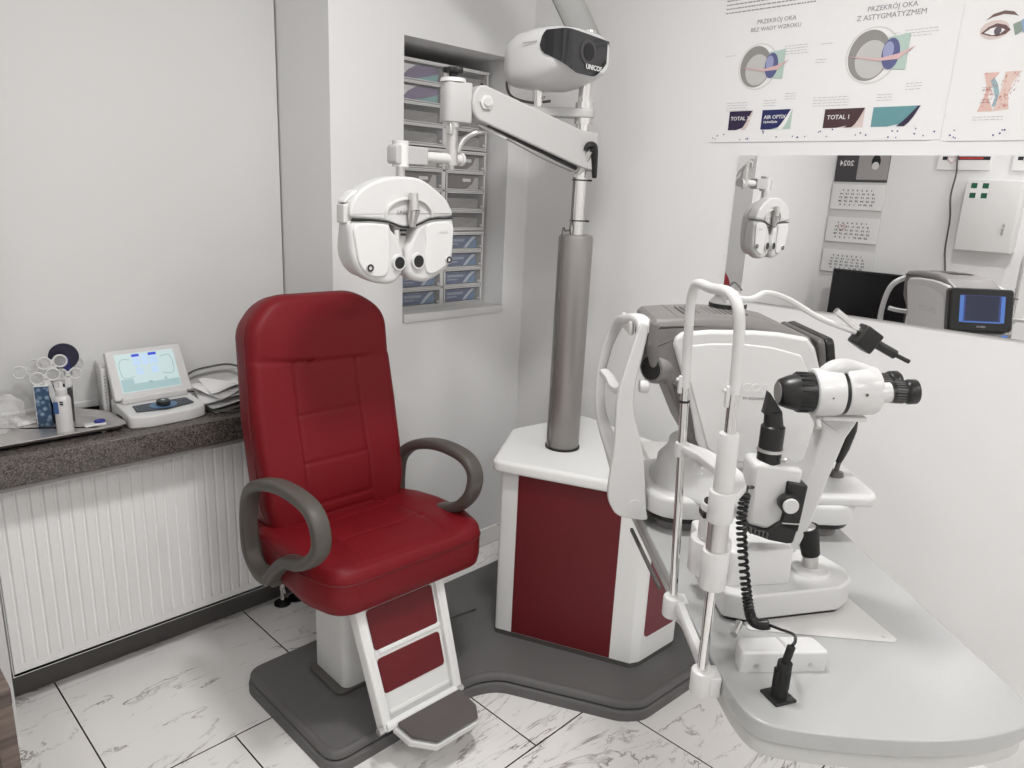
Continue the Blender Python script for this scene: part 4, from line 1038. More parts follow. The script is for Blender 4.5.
bm = newbm(); cyl(bm, Q(ln2(.99), 1.124, .99), Q(ln2(1.045), 1.124, 1.045), .0215, bev=.003); cyl(bm, Q(ln2(1.04), 1.124, 1.04), Q(ln2(1.145), 1.124, 1.145), .0165, bev=.003)
obj('white_sleeve', bm, white, cr_)
# height knob beside the post
bm = newbm(); cyl(bm, Q(.385, 1.195, .86), Q(.385, 1.195, .925), .036, bev=.004); box(bm, Q(.378, 1.160, .893), (.03, .07, .05), .008); obj('height_clamp', bm, white, cr_)
bm = newbm(); cyl(bm, Q(.385, 1.195, .925), Q(.385, 1.195, .993), .0245, bev=.003); obj('height_knob', bm, white, cr_)
bm = newbm(); cyl(bm, Q(.385, 1.195, .993), Q(.385, 1.195, .996), .0200); obj('knob_cap', bm, black, cr_)
bm = newbm(); box(bm, Q(.366, 1.19, .975), (.012, .028, .010)); obj('scale_mark', bm, black, cr_)
# forehead U tube
bm = newbm()
tube(bm, [Q(lean(1.155), 1.367, 1.155), Q(lean(1.25), 1.367, 1.25), Q(.346, 1.362, 1.315), Q(.345, 1.345, 1.347), Q(.345, 1.315, 1.360), Q(.347, 1.24, 1.362), Q(.353, 1.17, 1.366), Q(.358, 1.140, 1.358), Q(.363, 1.125, 1.335), Q(.367, 1.124, 1.29), Q(ln2(1.205), 1.124, 1.205)], .0090, n=16, k=8)
obj('forehead_tube', bm, white, cr_)
bm = newbm(); cyl(bm, Q(.372, 1.22, 1.340), Q(.372, 1.22, 1.362), .030, .016, bev=.002); obj('band_holder', bm, white, cr_)
bm = newbm(); cyl(bm, Q(.372, 1.22, 1.334), Q(.372, 1.22, 1.341), .031, n=32); obj('band_pad', bm, black, cr_)
bm = newbm(); tube(bm, [Q(.372, 1.235, 1.36), Q(.38, 1.225, 1.375), Q(.388, 1.205, 1.365)], .0015, n=6); obj('wire_loop', bm, dgrey, cr_)
for s_, z_ in ((1.367, 1.16), (1.124, 1.205)):
    lv_ = lean(z_) if s_ > 1.2 else ln2(z_)
    bm = newbm(); box(bm, Q(lv_-.009, s_, z_), (.010, .01, .036), .003); cyl(bm, Q(lv_-.012, s_, z_+.01), Q(lv_-.018, s_, z_+.01), .0035, n=12); obj('lug', bm, white, cr_)
# chin cup plate
bm = newbm()
cpts = [(.347, 1.375), (.372, 1.383), (.405, 1.34), (.432, 1.28), (.436, 1.22), (.425, 1.165), (.395, 1.118), (.360, 1.12), (.385, 1.19), (.390, 1.245), (.376, 1.31)]
prism(bm, [(a-O[0], b-O[1]) for a, b in rpoly(cpts, .012)], 1.026-ZTB, 1.040-ZTB, .003); cc = obj('chin_cup', bm, white, cr_)
bm = newbm(); cyl(bm, Q(lean(1.03), 1.367, 1.015), Q(lean(1.04), 1.367, 1.042), .013); obj('chin_cup_clamp', bm, white, cr_)
# fixation lamp gooseneck
bm = newbm(); tube(bm, [Q(.36, 1.19, 1.355), Q(.40, 1.195, 1.352), Q(.445, 1.25, 1.357), Q(.50, 1.29, 1.342), Q(.565, 1.30, 1.310), Q(.632, 1.30, 1.288)], .0050, n=10); obj('gooseneck', bm, white, sl)
bm = newbm(); boxr(bm, Q(.652, 1.30, 1.277), (.038, .034, .040), (0, math.radians(32), 0), .004)
cyl(bm, Q(.665, 1.30, 1.272), Q(.710, 1.30, 1.250), .0085); cyl(bm, Q(.71, 1.30, 1.250), Q(.738, 1.30, 1.238), .0040); fl_ = obj('fixation_lamp', bm, black, sl)
bm = newbm(); cyl(bm, Q(.590, 1.30, 1.325), Q(.645, 1.30, 1.287), .0060); obj('lamp_tube', bm, chrome, fl_)
# cross-slide base
bm = newbm()
bpts = [(.452, 1.492), (.455, 1.292), (.50, 1.278), (.705, 1.330), (.742, 1.365), (.748, 1.41), (.72, 1.475), (.66, 1.50)]
prism(bm, [(a-O[0], b-O[1]) for a, b in rpoly(bpts, [.012, .012, .015, .03, .04, .04, .04, .03], 8)], .008, .062, .006, seg=4); obj('base_block', bm, white, sl)
bm = newbm(); prism(bm, [(a-O[0], b-O[1]) for a, b in rpoly(offset_poly(bpts, .006), .02)], .0025, .010, 0); obj('base_gasket', bm, black, sl)
bm = newbm(); prism(bm, [(a-O[0], b-O[1]) for a, b in rpoly([(.462, 1.485), (.465, 1.312), (.60, 1.335), (.612, 1.47)], .012)], .060, .138, .005); 
obj('carriage', bm, white2, sl)
bm = newbm(); prism(bm, [(a-O[0], b-O[1]) for a, b in rpoly([(.445, 1.54), (.448, 1.40), (.56, 1.42), (.56, 1.56)], .012)], .0, .10, .005); obj('carriage', bm, white2, sl)
bm = newbm(); box(bm, Q(.425, 1.40, .80), (.02, .06, .03), .002); obj('carriage_stop', bm, black, sl)
# round joystick dish + joystick
bm = newbm(); lathe(bm, [(.040, 0), (.036, .006), (.02, .004), (.012, .008)], 32, Matrix.Translation(Q(.665, 1.395, .762))); obj('joystick_dish', bm, white, sl)
bm = newbm(); cyl(bm, Q(.668, 1.40, .763), Q(.663, 1.40, .800), .0165); js = obj('joystick', bm, alu, sl)
bm = newbm(); cyl(bm, Q(.664, 1.40, .797), Q(.648, 1.40, .858), .0185, .023); obj('joystick_grip', bm, blackr, js)
bm = newbm(); cyl(bm, Q(.648, 1.40, .856), Q(.6475, 1.40, .862), .019, .016); obj('joystick_button', bm, alu, js)
# microscope arm
def brick(bm, secs):    # secs: list of (centre Vector, half v, half s)
    rg = [[bm.verts.new(c+Vector((a*hv, b*hs, 0))) for a, b in ((-1, -1), (1, -1), (1, 1), (-1, 1))] for c, hv, hs in secs]
    for a, b in zip(rg, rg[1:]):
        for i in range(4): bm.faces.new((a[i], a[(i+1) % 4], b[(i+1) % 4], b[i]))
    bm.faces.new(rg[0]); bm.faces.new(rg[-1])
bm = newbm()
ap = [(.560, .820), (.585, .795), (.625, .805), (.648, .87), (.668, .97), (.690, 1.06), (.712, 1.103), (.620, 1.103), (.640, 1.075), (.628, 1.0), (.600, .90), (.578, .85)]
prism(bm, [(a-O[0], b-ZTB) for a, b in rpoly(ap, .012)], -.022, .022, .006, M=mframe(Q(O[0], 1.405, ZTB), (1, 0, 0), (0, 0, 1))); obj('microscope_arm', bm, white, sl)
bm = newbm(); box(bm, Q(.660, 1.375, 1.112), (.088, .07, .010), .004); obj('microscope_saddle', bm, white2, sl)
# microscope head, axis along v, rising slightly
tz = .055
def ax(v, ds=0, dz_=0): return Q(v, 1.345+ds, 1.158+(v-.52)*tz+dz_)
bm = newbm(); cyl(bm, ax(.588), ax(.640), .0455, n=40, bev=.004); obj('microscope_body', bm, white, sl)
bm = newbm(); cyl(bm, ax(.645, 0, .002), ax(.708, 0, .002), .0465, n=40, bev=.006); mh = obj('microscope_head', bm, white, sl)
bm = newbm(); cyl(bm, ax(.638), ax(.648), .0435, n=40); obj('gap_ring', bm, black, mh)
bm = newbm(); tube(bm, [ax(.605, 0, .036), ax(.625, 0, .044), ax(.65, 0, .046), ax(.690, 0, .038)], [.012, .018, .018, .012], n=14); obj('top_ridge', bm, white, mh)
bm = newbm(); R_, Ln = frame_to(ax(.526), ax(.590))
lathe(bm, [(.022, 0), (.026, .003), (.031, .016), (.0365, .036), (.038, Ln)], 40, Matrix.Translation(ax(.526)) @ R_)
ob = obj('objective', bm, black, sl)
bm = newbm()
for i in range(20):
    a = i*2*PI/20; c_ = Matrix.Translation(ax(.526)) @ R_ @ Vector((.037*math.cos(a), .037*math.sin(a), .045)); boxr(bm, c_, (.022, .004, .004), (a, 0, 0), .001, 1)
obj('grip_rib', bm, blackr, ob)
bm = newbm(); cyl(bm, ax(.5245), ax(.5265), .020, n=32); obj('objective_glass', bm, mat('objective_glass', (.25, .24, .23), .15), ob)
bm = newbm(); cyl(bm, ax(.612, -.045, .0), ax(.612, -.0458, .0), .002); cyl(bm, ax(.672, -.0465, .006), ax(.672, -.0478, .006), .003, n=12); obj('screw', bm, dgrey, mh)
bm = newbm(); cyl(bm, ax(.600, -.02, -.05), ax(.600, -.03, -.062), .006, n=12); obj('screw', bm, lgrey, mh)
for sg in (-1, 1):
    a0 = ax(.700, sg*.028, .004); a1 = ax(.722, sg*.030, .006); a2 = ax(.768, sg*.034, .008)
    bm = newbm(); cyl(bm, a0, a1, .019, n=32); obj('eyepiece_neck', bm, white, mh)
    bm = newbm(); cyl(bm, a1, a2, .0200, n=32); R2, L2 = frame_to(a1, a2)
    lathe(bm, [(.0215, 0), (.0235, .004), (.023, .018), (.0215, .020)], 32, Matrix.Translation(a2-(a2-a1).normalized()*.019) @ R2)
    ep = obj('eyepiece', bm, black, mh)
    bm = newbm()
    for i in range(24):
        an = i*2*PI/24; c_ = Matrix.Translation(a1) @ R2 @ Vector((.0201*math.cos(an), .0201*math.sin(an), .014)); boxr(bm, c_, (.016, .002, .002), (an, 0, 0))
    obj('grip_rib', bm, dgrey, ep)
# illumination tower
tw = [(.492, .872), (.592, .848), (.596, 1.018), (.488, 1.036)]
def plateS(pts, s0, s1, bev, rr): 
    bm = newbm(); prism(bm, [(a-O[0], b-ZTB) for a, b in rpoly(pts, rr)], 0, s1-s0, bev, M=mframe(Q(O[0], s1, ZTB), (1, 0, 0), (0, 0, 1))); return bm
bm = plateS([(.487, .902), (.567, .885), (.580, 1.022), (.482, 1.032)], 1.30, 1.365, .008, .014); it = obj('illumination_tower', bm, white, sl)
bm = plateS([(.545, .905), (.582, .895), (.588, .992), (.548, .998), (.550, .940)], 1.292, 1.358, .003, .004); obj('tower_panel', bm, black, it)
bm = plateS([(.484, .904), (.520, .896), (.548, .918), (.583, .914), (.576, .872), (.565, .870), (.53, .876), (.487, .890)], 1.292, 1.362, .004, .006); obj('tower_panel', bm, black, it)
bm = newbm()
for i in range(5): box(bm, Q(.490+i*.008, 1.291, .896-.002*i), (.004, .006, .012), .001, 1)
obj('grip_rib', bm, dgrey, it)
bm = newbm(); boxr(bm, Q(.566, 1.2905, .914), (.036, .002, .0022), (0, .03, 0)); obj('index_line', bm, alu, it)
bm = newbm(); cyl(bm, Q(.550, 1.292, .960), Q(.550, 1.270, .960), .0185, n=32, bev=.002); kn = obj('slit_knob', bm, black, it)
bm = newbm(); cyl(bm, Q(.5495, 1.2705, .960), Q(.5495, 1.264, .960), .0150, n=32, bev=.002); obj('knob_face', bm, white, kn)
bm = newbm(); cyl(bm, Q(.518, 1.325, 1.025), Q(.518, 1.325, 1.097), .0225, n=32); cyl(bm, Q(.518, 1.325, 1.097), Q(.518, 1.325, 1.101), .0225, .017, n=32); lh = obj('lamp_housing', bm, black, it)
bm = newbm(); cyl(bm, Q(.518, 1.325, 1.048), Q(.518, 1.325, 1.054), .0250, n=32); obj('silver_band', bm, alu, lh)
bm = newbm(); cyl(bm, Q(.535, 1.304, 1.038), Q(.542, 1.297, 1.038), .0055, n=14); obj('screw', bm, alu, lh)
bm = newbm(); cyl(bm, Q(.518, 1.325, 1.098), Q(.514, 1.325, 1.126), .0185, .016, n=28)
prism(bm, [(-.017, 0), (.017, 0), (.014, .008), (-.012, .042), (-.016, .004)], -.012, .012, .001, M=mframe(Q(.512, 1.325, 1.122), (1, 0, 0), (0, 0, 1))); obj('prism_head', bm, black, lh)
# coiled cord
bm = newbm()
pth = catmull([Q(.457, 1.255, .985), Q(.455, 1.252, .94), Q(.462, 1.245, .88), Q(.474, 1.235, .81), Q(.482, 1.225, .768), Q(.488, 1.215, .750), Q(.500, 1.205, .748), Q(.512, 1.20, .752)], 10)
hel = []; tot = len(pth); turns = 40
for i in range(turns*10):
    t_ = i/(turns*10-1)*(tot-1); a = int(min(t_, tot-2)); p = pth[a].lerp(pth[a+1], t_-a); tg = (pth[a+1]-pth[a]).normalized()
    x_ = Vector((0, 1, 0)); x_ = (x_-tg*x_.dot(tg)).normalized(); y_ = tg.cross(x_); an = i/10*2*PI
    hel.append(p+(x_*math.cos(an)+y_*math.sin(an))*.0072)
tube(bm, hel, .0035, n=6, smooth=False)
tube(bm, [Q(.512, 1.20, .752), Q(.522, 1.17, .762), Q(.524, 1.12, .785), Q(.508, 1.075, .802), Q(.500, 1.065, .800)], .0028, n=8)
tube(bm, [Q(.457, 1.255, .985), Q(.462, 1.265, .995), Q(.475, 1.29, .985), Q(.49, 1.305, .98)], .0035, n=8)
cd = obj('coiled_cord', bm, black, sl)
bm = newbm(); cyl(bm, Q(.489, 1.064, .704), Q(.492, 1.064, .768), .0140, .012, n=20); cyl(bm, Q(.492, 1.064, .766), Q(.498, 1.064, .798), .0068, n=16)
for i in range(10):
    a = i*2*PI/10; box(bm, Q(.490, 1.064, .737)+Vector((.0125*math.cos(a), .0125*math.sin(a), 0)), (.003, .003, .034), .001, 1)
obj('plug', bm, blackr, cd)
bm = newbm(); boxr(bm, Q(.489, 1.064, .7025), (.042, .042, .005), (0, 0, .35), .001); tag(obj('socket_plate', bm, black, None), 'square black socket plate with a plug on the near table corner', 'socket')
so_ = bpy.context.scene.collection.objects['socket_plate']; so_.matrix_world = sl.matrix_basis @ Matrix.Identity(4)
# guide rail block
gr = thing('guide_block', 'low white block with two screws on the near end of the table', 'block', tuple(VS(.520, 1.155, ZTB)), A45+math.radians(5))
bm = newbm(); prism(bm, rpoly([(-.080, -.022), (.082, -.022), (.075, .028), (-.073, .028)], [.008, .008, .02, .02]), 0, .040, .006, seg=4, botbev=0); obj('block_body', bm, white, gr)
bm = newbm()
for x_ in (-.05, .05): cyl(bm, (x_, -.0215, .014), (x_, -.0235, .014), .0042, n=14)
obj('screw', bm, alu, gr)
bm = newbm(); cyl(bm, (-.075, .03, .042), (-.055, .055, .050), .007); obj('guide_pin', bm, alu, gr)
# glossy plate beneath
bm = newbm(); k_ = [(.50, 1.26), (.775, 1.235), (.785, 1.245), (.735, 1.50), (.50, 1.50)]
prism(bm, [(a-O[0], b-O[1]) for a, b in rpoly(k_, .006)], -.0003+.0005, .0020, .0005, seg=1)
for a, b in ((.762, 1.252), (.58, 1.262)): cyl(bm, Q(a, b, ZTB+.0015), Q(a, b, ZTB+.0035), .004, n=12)
gp = tag(obj('slide_plate', bm, mat('plate_gloss', (.62, .61, .60), .15, coat=.4)), 'thin glossy plate on the table under the slit lamp base', 'plate')
gp.matrix_world = sl.matrix_basis

# ================================================================== AUTOREFRACTOR
AO = (.60, 1.80, ZTB)
ar = thing('autorefractor', 'large grey and white autorefractor with headrest behind the slit lamp', 'autorefractor', tuple(VS(*AO)), A45)
def W_(v, s, z): return Vector((v-AO[0], s-AO[1], z-AO[2]))
def platS(pts, s0, s1, bev, rr, k_=0, seg=4):
    bm = newbm(); pp = rpoly(pts, rr, 6) if rr else pts
    prism(bm, [(a-AO[0], b-ZTB) for a, b in pp], 0, s1-s0, bev, seg=seg, M=mframe(W_(AO[0], s1, ZTB), (1, 0, 0), (0, 0, 1))); return bm
def platZ(pts, z0, z1, bev, rr, bb=None):
    bm = newbm(); prism(bm, [(a-AO[0], b-AO[1]) for a, b in rpoly(pts, rr, 8)], z0-ZTB, z1-ZTB, bev, seg=5, botbev=bb); return bm
stad = [(.375, 1.70), (.42, 1.655), (.86, 1.655), (.905, 1.70), (.905, 1.90), (.86, 1.945), (.42, 1.945), (.375, 1.90)]
obj('base_foot', platZ(offset_poly(stad, .035), ZTB, .735, .004, .08), mgrey, ar)
obj('base_band', platZ(offset_poly(stad, .012), .728, .752, .004, .08), black, ar)
obj('base_body', platZ(stad, .745, .800, .014, .10, .004), white, ar)
obj('base_tray', platZ([(.70, 1.655), (.93, 1.665), (.945, 1.70), (.945, 1.90), (.93, 1.935), (.70, 1.945)], .790, .822, .012, .04), white, ar)
bm = newbm(); lathe(bm, [(.165, .09), (.165, .105), (.150, .125), (.148, .150), (.135, .165), (.125, .180), (.122, .200), (.08, .225)], 56, Matrix.Translation(W_(.565, 1.80, ZTB)))
obj('turret', bm, white, ar)
# joystick of the autorefractor
bm = newbm(); cyl(bm, W_(.885, 1.80, .82), W_(.887, 1.80, .835), .022, .016); cyl(bm, W_(.885, 1.80, .833), W_(.893, 1.80, .90), .006); aj = obj('joystick', bm, dgrey, ar)
bm = newbm(); tube(bm, [W_(.885, 1.80, .86), W_(.893, 1.80, .90), W_(.903, 1.80, .95), W_(.908, 1.80, .985)], [.009, .016, .017, .010], n=14); obj('joystick_grip', bm, black, aj)
prof_ = [(.340, 1.225), (.352, 1.235), (.40, 1.240), (.475, 1.246), (.57, 1.245), (.65, 1.232), (.715, 1.205), (.745, 1.17), (.775, 1.06), (.782, .96), (.765, .89), (.70, .872), (.53, .872), (.485, .905), (.452, .955), (.425, 1.01), (.395, 1.07), (.372, 1.095), (.348, 1.12), (.338, 1.17)]
obj('housing', platS(prof_, 1.672, 1.892, .022, .012, seg=5), mat('ar_grey', (.17, .16, .155), .42), ar)
hs = bpy.context.scene.collection.objects['housing']
pan = [(.396, 1.195), (.410, 1.208), (.473, 1.216), (.574, 1.219), (.633, 1.217), (.701, 1.208), (.722, 1.185), (.75, 1.115), (.774, 1.045), (.778, .973), (.762, .898), (.725, .88), (.545, .88), (.490, .91), (.469, .95), (.453, 1.013), (.434, 1.075), (.410, 1.135), (.394, 1.177)]
for s0, s1 in ((1.660, 1.684), (1.880, 1.904)):
    p1 = obj('side_cover', platS(pan, s0, s1, .009, .018, seg=4), white, ar)
    p1.name = 'side_cover'
inn = [(.412, 1.165), (.420, 1.178), (.476, 1.186), (.551, 1.189), (.619, 1.184), (.690, 1.168), (.712, 1.128), (.738, 1.05), (.745, .98), (.74, .92), (.71, .90), (.55, .90), (.50, .93), (.470, 1.01), (.44, 1.09)]
obj('cover_inset', platS(inn, 1.6565, 1.662, .003, .016, seg=2), white2, ar)
obj('cover_inset', platS(inn, 1.902, 1.9075, .003, .016, seg=2), white2, ar)
text('lettering', 'UNICOS', .030, mat('raised_letter', (.72, .72, .71), .3), ar, mframe(W_(.565, 1.656, 1.085), (1, 0, 0), (0, 0, 1)), .0006)
text('lettering', 'BY AQUAMETRY', .009, mgrey, ar, mframe(W_(.60, 1.656, 1.060), (1, 0, 0), (0, 0, 1)), .0003)
text('lettering', 'UNICOS', .036, lgrey, ar, mframe(W_(.60, 1.908, 1.095), (-1, 0, 0), (0, 0, 1)), .0006)
# top vents
bm = newbm()
for i in range(13): 
    v_ = .425+i*.0125
    boxr(bm, W_(v_, 1.775, 1.2425+.0035*math.sin((v_-.40)/.2*PI/2)), (.004, .10, .003), (0, 0, .0))
obj('vent_slot', bm, dgrey, ar)
bm = newbm(); tube(bm, [W_(.402, 1.690, 1.2395), W_(.402, 1.78, 1.2400), W_(.402, 1.875, 1.2395)], .0012, n=6); obj('seam', bm, dgrey, ar)
PZ = 1.118
# measuring ports on patient side
bm = newbm(); boxr(bm, W_(.362, 1.775, 1.15), (.055, .15, .10), (0, .12, 0), .02, 4); obj('front_nose', bm, mgrey, ar)
bm = newbm(); cyl(bm, W_(.385, 1.715, PZ), W_(.352, 1.690, PZ-.003), .046, .038, n=36, bev=.004); mp_ = obj('measuring_port', bm, mgrey, ar)
bm = newbm(); cyl(bm, W_(.3535, 1.6911, PZ-.003), W_(.350, 1.6885, PZ-.003), .028, n=32); obj('port_glass', bm, black, mp_)
bm = newbm(); cyl(bm, W_(.360, 1.79, 1.165), W_(.334, 1.79, 1.162), .036, .030, n=36, bev=.004); mp2 = obj('measuring_port', bm, dgrey, ar)
bm = newbm(); cyl(bm, W_(.336, 1.79, 1.162), W_(.332, 1.79, 1.162), .020, n=32); obj('port_glass', bm, black, mp2)
# neck sweep below the nose
bm = platS([(.40, 1.09), (.42, 1.08), (.45, 1.02), (.475, .95), (.50, .90), (.47, .90), (.45, .95), (.425, 1.02)], 1.665, 1.70, .004, .01); obj('neck_trim', bm, dgrey, ar)
# operator screen
bm = newbm(); Mv = mframe(W_(.765, 1.792, 1.122), (0, 1, 0), (-.22, 0, 1))
prism(bm, rpoly([(-.128, -.086), (.128, -.086), (.128, .086), (-.128, .086)], .018), -.004, .018, .006, M=Mv, seg=4); scr = obj('operator_screen', bm, black, ar)
bm = newbm(); prism(bm, rpoly([(-.130, -.088), (.130, -.088), (.130, .088), (-.130, .088)], .018), -.020, -.004, .006, M=Mv, seg=4); obj('screen_back', bm, dgrey, scr)
bm = newbm(); prism(bm, [(-.088, -.052), (.088, -.052), (.088, .058), (-.088, .058)], .0175, .0188, 0, M=Mv); obj('display', bm, lit_darkblue, scr)
bm = newbm()
for sx_ in (-1, 1): prism(bm, [(sx_*.084-.008, -.050), (sx_*.084+.008, -.050), (sx_*.084+.008, .056), (sx_*.084-.008, .056)], .0185, .0194, 0, M=Mv)
prism(bm, [(-.075, -.052), (.075, -.052), (.075, -.047), (-.075, -.047)], .0185, .0192, 0, M=Mv)
obj('display_icons', bm, lit_blue, scr)
bm = newbm(); prism(bm, [(-.068, -.044), (.068, -.044), (.068, .056), (-.068, .056)], .0185, .0190, 0, M=Mv); obj('display', bm, mat('screen_night', (.01, .012, .03), .3, emit=(.03, .035, .07, .5)), scr)
text('lettering', 'UNICOS', .010, lgrey, scr, Mv @ Matrix.Translation((0, -.068, .0183)), .0003)
# print slot strip under screen
bm = newbm(); prism(bm, [(-.13, -.115), (.13, -.115), (.13, -.095), (-.13, -.095)], -.01, .014, .003, M=Mv); obj('button_strip', bm, mgrey, scr)
bm = newbm()
for x_ in (-.10, .09): prism(bm, [(x_-.012, -.112), (x_+.012, -.112), (x_+.012, -.098), (x_-.012, -.098)], .0135, .015, 0, M=Mv)
obj('button', bm, lit_blue, scr)
# headrest bracket
ns = [(.313, 1.200), (.292, 1.109), (.279, 1.046), (.279, .98), (.281, .919), (.275, .795), (.288, .753), (.307, .733), (.34, .726), (.378, .725), (.375, .749), (.368, .80), (.359, .865), (.345, .93), (.324, .993), (.318, 1.04), (.320, 1.079), (.330, 1.141), (.338, 1.201), (.334, 1.218), (.322, 1.222)]
hr = obj('headrest_frame', platS(sm([(a_, b_) for a_, b_ in ns], 4), 1.690, 1.712, .004, 0), white, ar, angle=60)
bm = newbm()
tube(bm, [W_(.330, 1.703, 1.195), W_(.328, 1.712, 1.217), W_(.318, 1.745, 1.222), W_(.306, 1.80, 1.212), W_(.300, 1.865, 1.196), W_(.294, 1.91, 1.165), W_(.280, 1.925, 1.116), W_(.269, 1.93, 1.045), W_(.269, 1.93, .985), W_(.275, 1.93, .935), W_(.289, 1.925, .888), W_(.31, 1.90, .84), W_(.33, 1.85, .79), W_(.335, 1.79, .765), W_(.34, 1.72, .76)],
     [.013, .013, .013, .012, .011, .010, .0095, .0095, .010, .011, .013, .016, .02, .022, .024], n=20, k=6, sec=(1.35, 1.0), upv=(1, 0, 0))
obj('far_strand', bm, white, hr, angle=60)
bm = newbm(); cyl(bm, W_(.345, 1.691, .760), W_(.345, 1.6875, .760), .018, n=28); obj('pivot_cap', bm, white, hr)
bm = newbm(); box(bm, W_(.306, 1.80, 1.200), (.012, .14, .035), .005); obj('forehead_pad', bm, lgrey, hr)
bm = newbm(); tube(bm, [W_(.300, 1.715, 1.055), W_(.290, 1.75, 1.042), W_(.285, 1.80, 1.038), W_(.283, 1.86, 1.042), W_(.272, 1.90, 1.05)], 1, n=12, sec=(.010, .014), upv=(0, 0, 1)); cyl(bm, W_(.330, 1.70, 1.068), W_(.352, 1.70, 1.068), .016, bev=.003); obj('chin_support', bm, white, hr)
# the instruments on the table are drawn at 1:1.19; bring them to room scale, standing on the tabletop at 0.829 m
G = .84
for o in [tb, sl, gr, ar, so_, gp]:
    mw = o.matrix_basis.copy(); l = mw.translation
    o.location = (l.x*G, l.y*G, l.z*G+H*(1-G)); o.scale = (G, G, G)
ZTW = ZTB*G+H*(1-G)

# ================================================================== THINGS ON THE SILL
ZS = .7945
tr = thing('steel_tray', 'stainless steel tray with raised rim on the window sill', 'tray', (.33, 2.285, ZS+.006))
to = [(-.02, -.125), (.335, -.125), (.335, .03), (.25, .135), (-.02, .135)]
bm = newbm(); o1 = rpoly(to, [.02, .02, .08, .08, .02], 8); o2 = offset_poly(o1, .012); o3 = offset_poly(o1, .028)
rg = [[bm.verts.new((x, y, z)) for x, y in oo] for oo, z in ((offset_poly(o1, .02), .0), (o1, .014), (o1, .0165), (o2, .0165), (o3, .004))]
for a, b in zip(rg, rg[1:]):
    for i in range(len(a)): bm.faces.new((a[i], a[(i+1) % len(a)], b[(i+1) % len(a)], b[i]))
bm.faces.new(rg[0]); bm.faces.new(rg[-1])
for x_, y_ in ((.02, -.09), (.28, -.09), (.02, .10), (.22, .10)): cyl(bm, (x_, y_, -.006), (x_, y_, .001), .008, n=12)
obj('tray_body', bm, stainless, tr)
ZTr = ZS+.0105
bt = thing('spray_bottle', 'white round cleaning bottle with a nozzle standing on the steel tray', 'bottle', (.520, 2.205, ZTr), math.radians(-55))
bm = newbm(); lathe(bm, [(.019, 0), (.0205, .003), (.0205, .098), (.018, .106), (.013, .110)], 32); obj('bottle_body', bm, white, bt)
bm = newbm(); lathe(bm, [(.013, .109), (.0145, .112), (.014, .126), (.010, .130), (.006, .132), (.005, .143), (.003, .147)], 28); obj('cap', bm, white, bt)
bm = newbm(); prism(bm, [(-.012, .062), (.004, .062), (.004, .095), (-.010, .095)], 0, .001, M=MXZ(-.0200)); obj('label_print', bm, tblue, bt)
bm = newbm(); box(bm, (.012, -.0182, .095), (.009, .002, .0035)); box(bm, (.0125, -.0182, .089), (.009, .002, .0035)); obj('label_print', bm, black, bt)
bb = thing('solution_box', 'blue patterned upright carton on the tray behind the white bottle', 'box', (.500, 2.318, ZTr), math.radians(-18))
bm = newbm(); box(bm, (0, 0, .058), (.034, .036, .116), .001, 1); obj('carton', bm, bluebox, bb)
bm = newbm(); box(bm, (0, 0, .1170), (.035, .037, .002)); obj('lid_flap', bm, paper, bb)
bm = newbm(); box(bm, (-.0175, 0, .058), (.001, .035, .114)); obj('side_print', bm, paper, bb)
# cup holding flippers + occluder
cup = thing('pen_cup', 'dark upright holder for test tools on the tray, behind the white bottle', 'holder', (.548, 2.335, ZTr))
bm = newbm(); lathe(bm, [(.030, 0), (.032, .1), (.029, .1), (.027, .006), (.0, .006)], 32, cap=False); obj('holder_body', bm, mat('smoky_plastic', (.05, .045, .05), .3), cup)
occ = thing('occluder_paddle', 'round dark blue black occluder paddle standing in the holder', 'occluder', (.572, 2.338, ZTr+.004))
bm = newbm(); cyl(bm, (0, 0, 0), (-.006, -.008, .15), .005, n=12); lathe(bm, [(.0, -.003), (.035, -.003), (.038, 0), (.035, .003), (.0, .003)], 36, Matrix.Translation((-.007, -.01, .184)) @ Euler((PI/2, 0, -.25)).to_matrix().to_4x4(), cap=False)
obj('paddle', bm, mat('occluder_black', (.01, .01, .03), .35), occ)
bm = newbm(); prism(bm, [(-.012, .13), (.010, .13), (.010, .185), (-.012, .185)], 0, .004, M=MXZ(-.012)); obj('handle_print', bm, mat('deep_blue', (.02, .02, .15), .4), occ)
def flipper(x, y, z, rz, ln, r, tilt, label, first=[None]):
    t = thing('lens_flipper', label, 'lens holder', (x, y, z), rz, 'lens flippers in the holder on the tray')
    Mt = Euler((0, tilt, 0)).to_matrix().to_4x4()
    bm = newbm(); prism(bm, rpoly([(-.006, 0), (.006, 0), (.009, ln-.01), (-.009, ln-.01)], .003), -.002, .002, .001, M=Mt @ MXZ(0), seg=1)
    for sx_ in (-1, 1):
        for k_ in (0, 1):
            c_ = (sx_*(r+.006), ln+(k_-0)*(r*1.5)*0+.004)
        tube(bm, [Mt @ Vector((sx_*(r+.003)+r*math.cos(a), 0, ln+r*math.sin(a))) for a in [i*PI/10 for i in range(20)]], .0028, n=8, closed=True)
    box(bm, (0, 0, ln), (.012, .004, .016), .002, 1, M=Mt)
    obj('handle', bm, white, t)
    for sx_ in (-1, 1):
        bm = newbm(); prism(bm, ellipse(sx_*(r+.003), ln, r-.001, r-.001, 28), -.0008, .0008, M=Mt @ MXZ(0)); obj('lens', bm, mat('tinted_lens', (.6, .6, .6), .1, alpha=.3), t)
flipper(.545, 2.312, ZTr+.004, -.1, .175, .0165, -.08, 'upright lens flipper in front of the dark occluder disc')
flipper(.548, 2.330, ZTr+.004, -.2, .172, .017, -.44, 'lens flipper leaning far left over the blue carton')
flipper(.540, 2.305, ZTr+.004, -.2, .140, .0165, -.22, 'short lens flipper with a grey lens just above the blue carton')
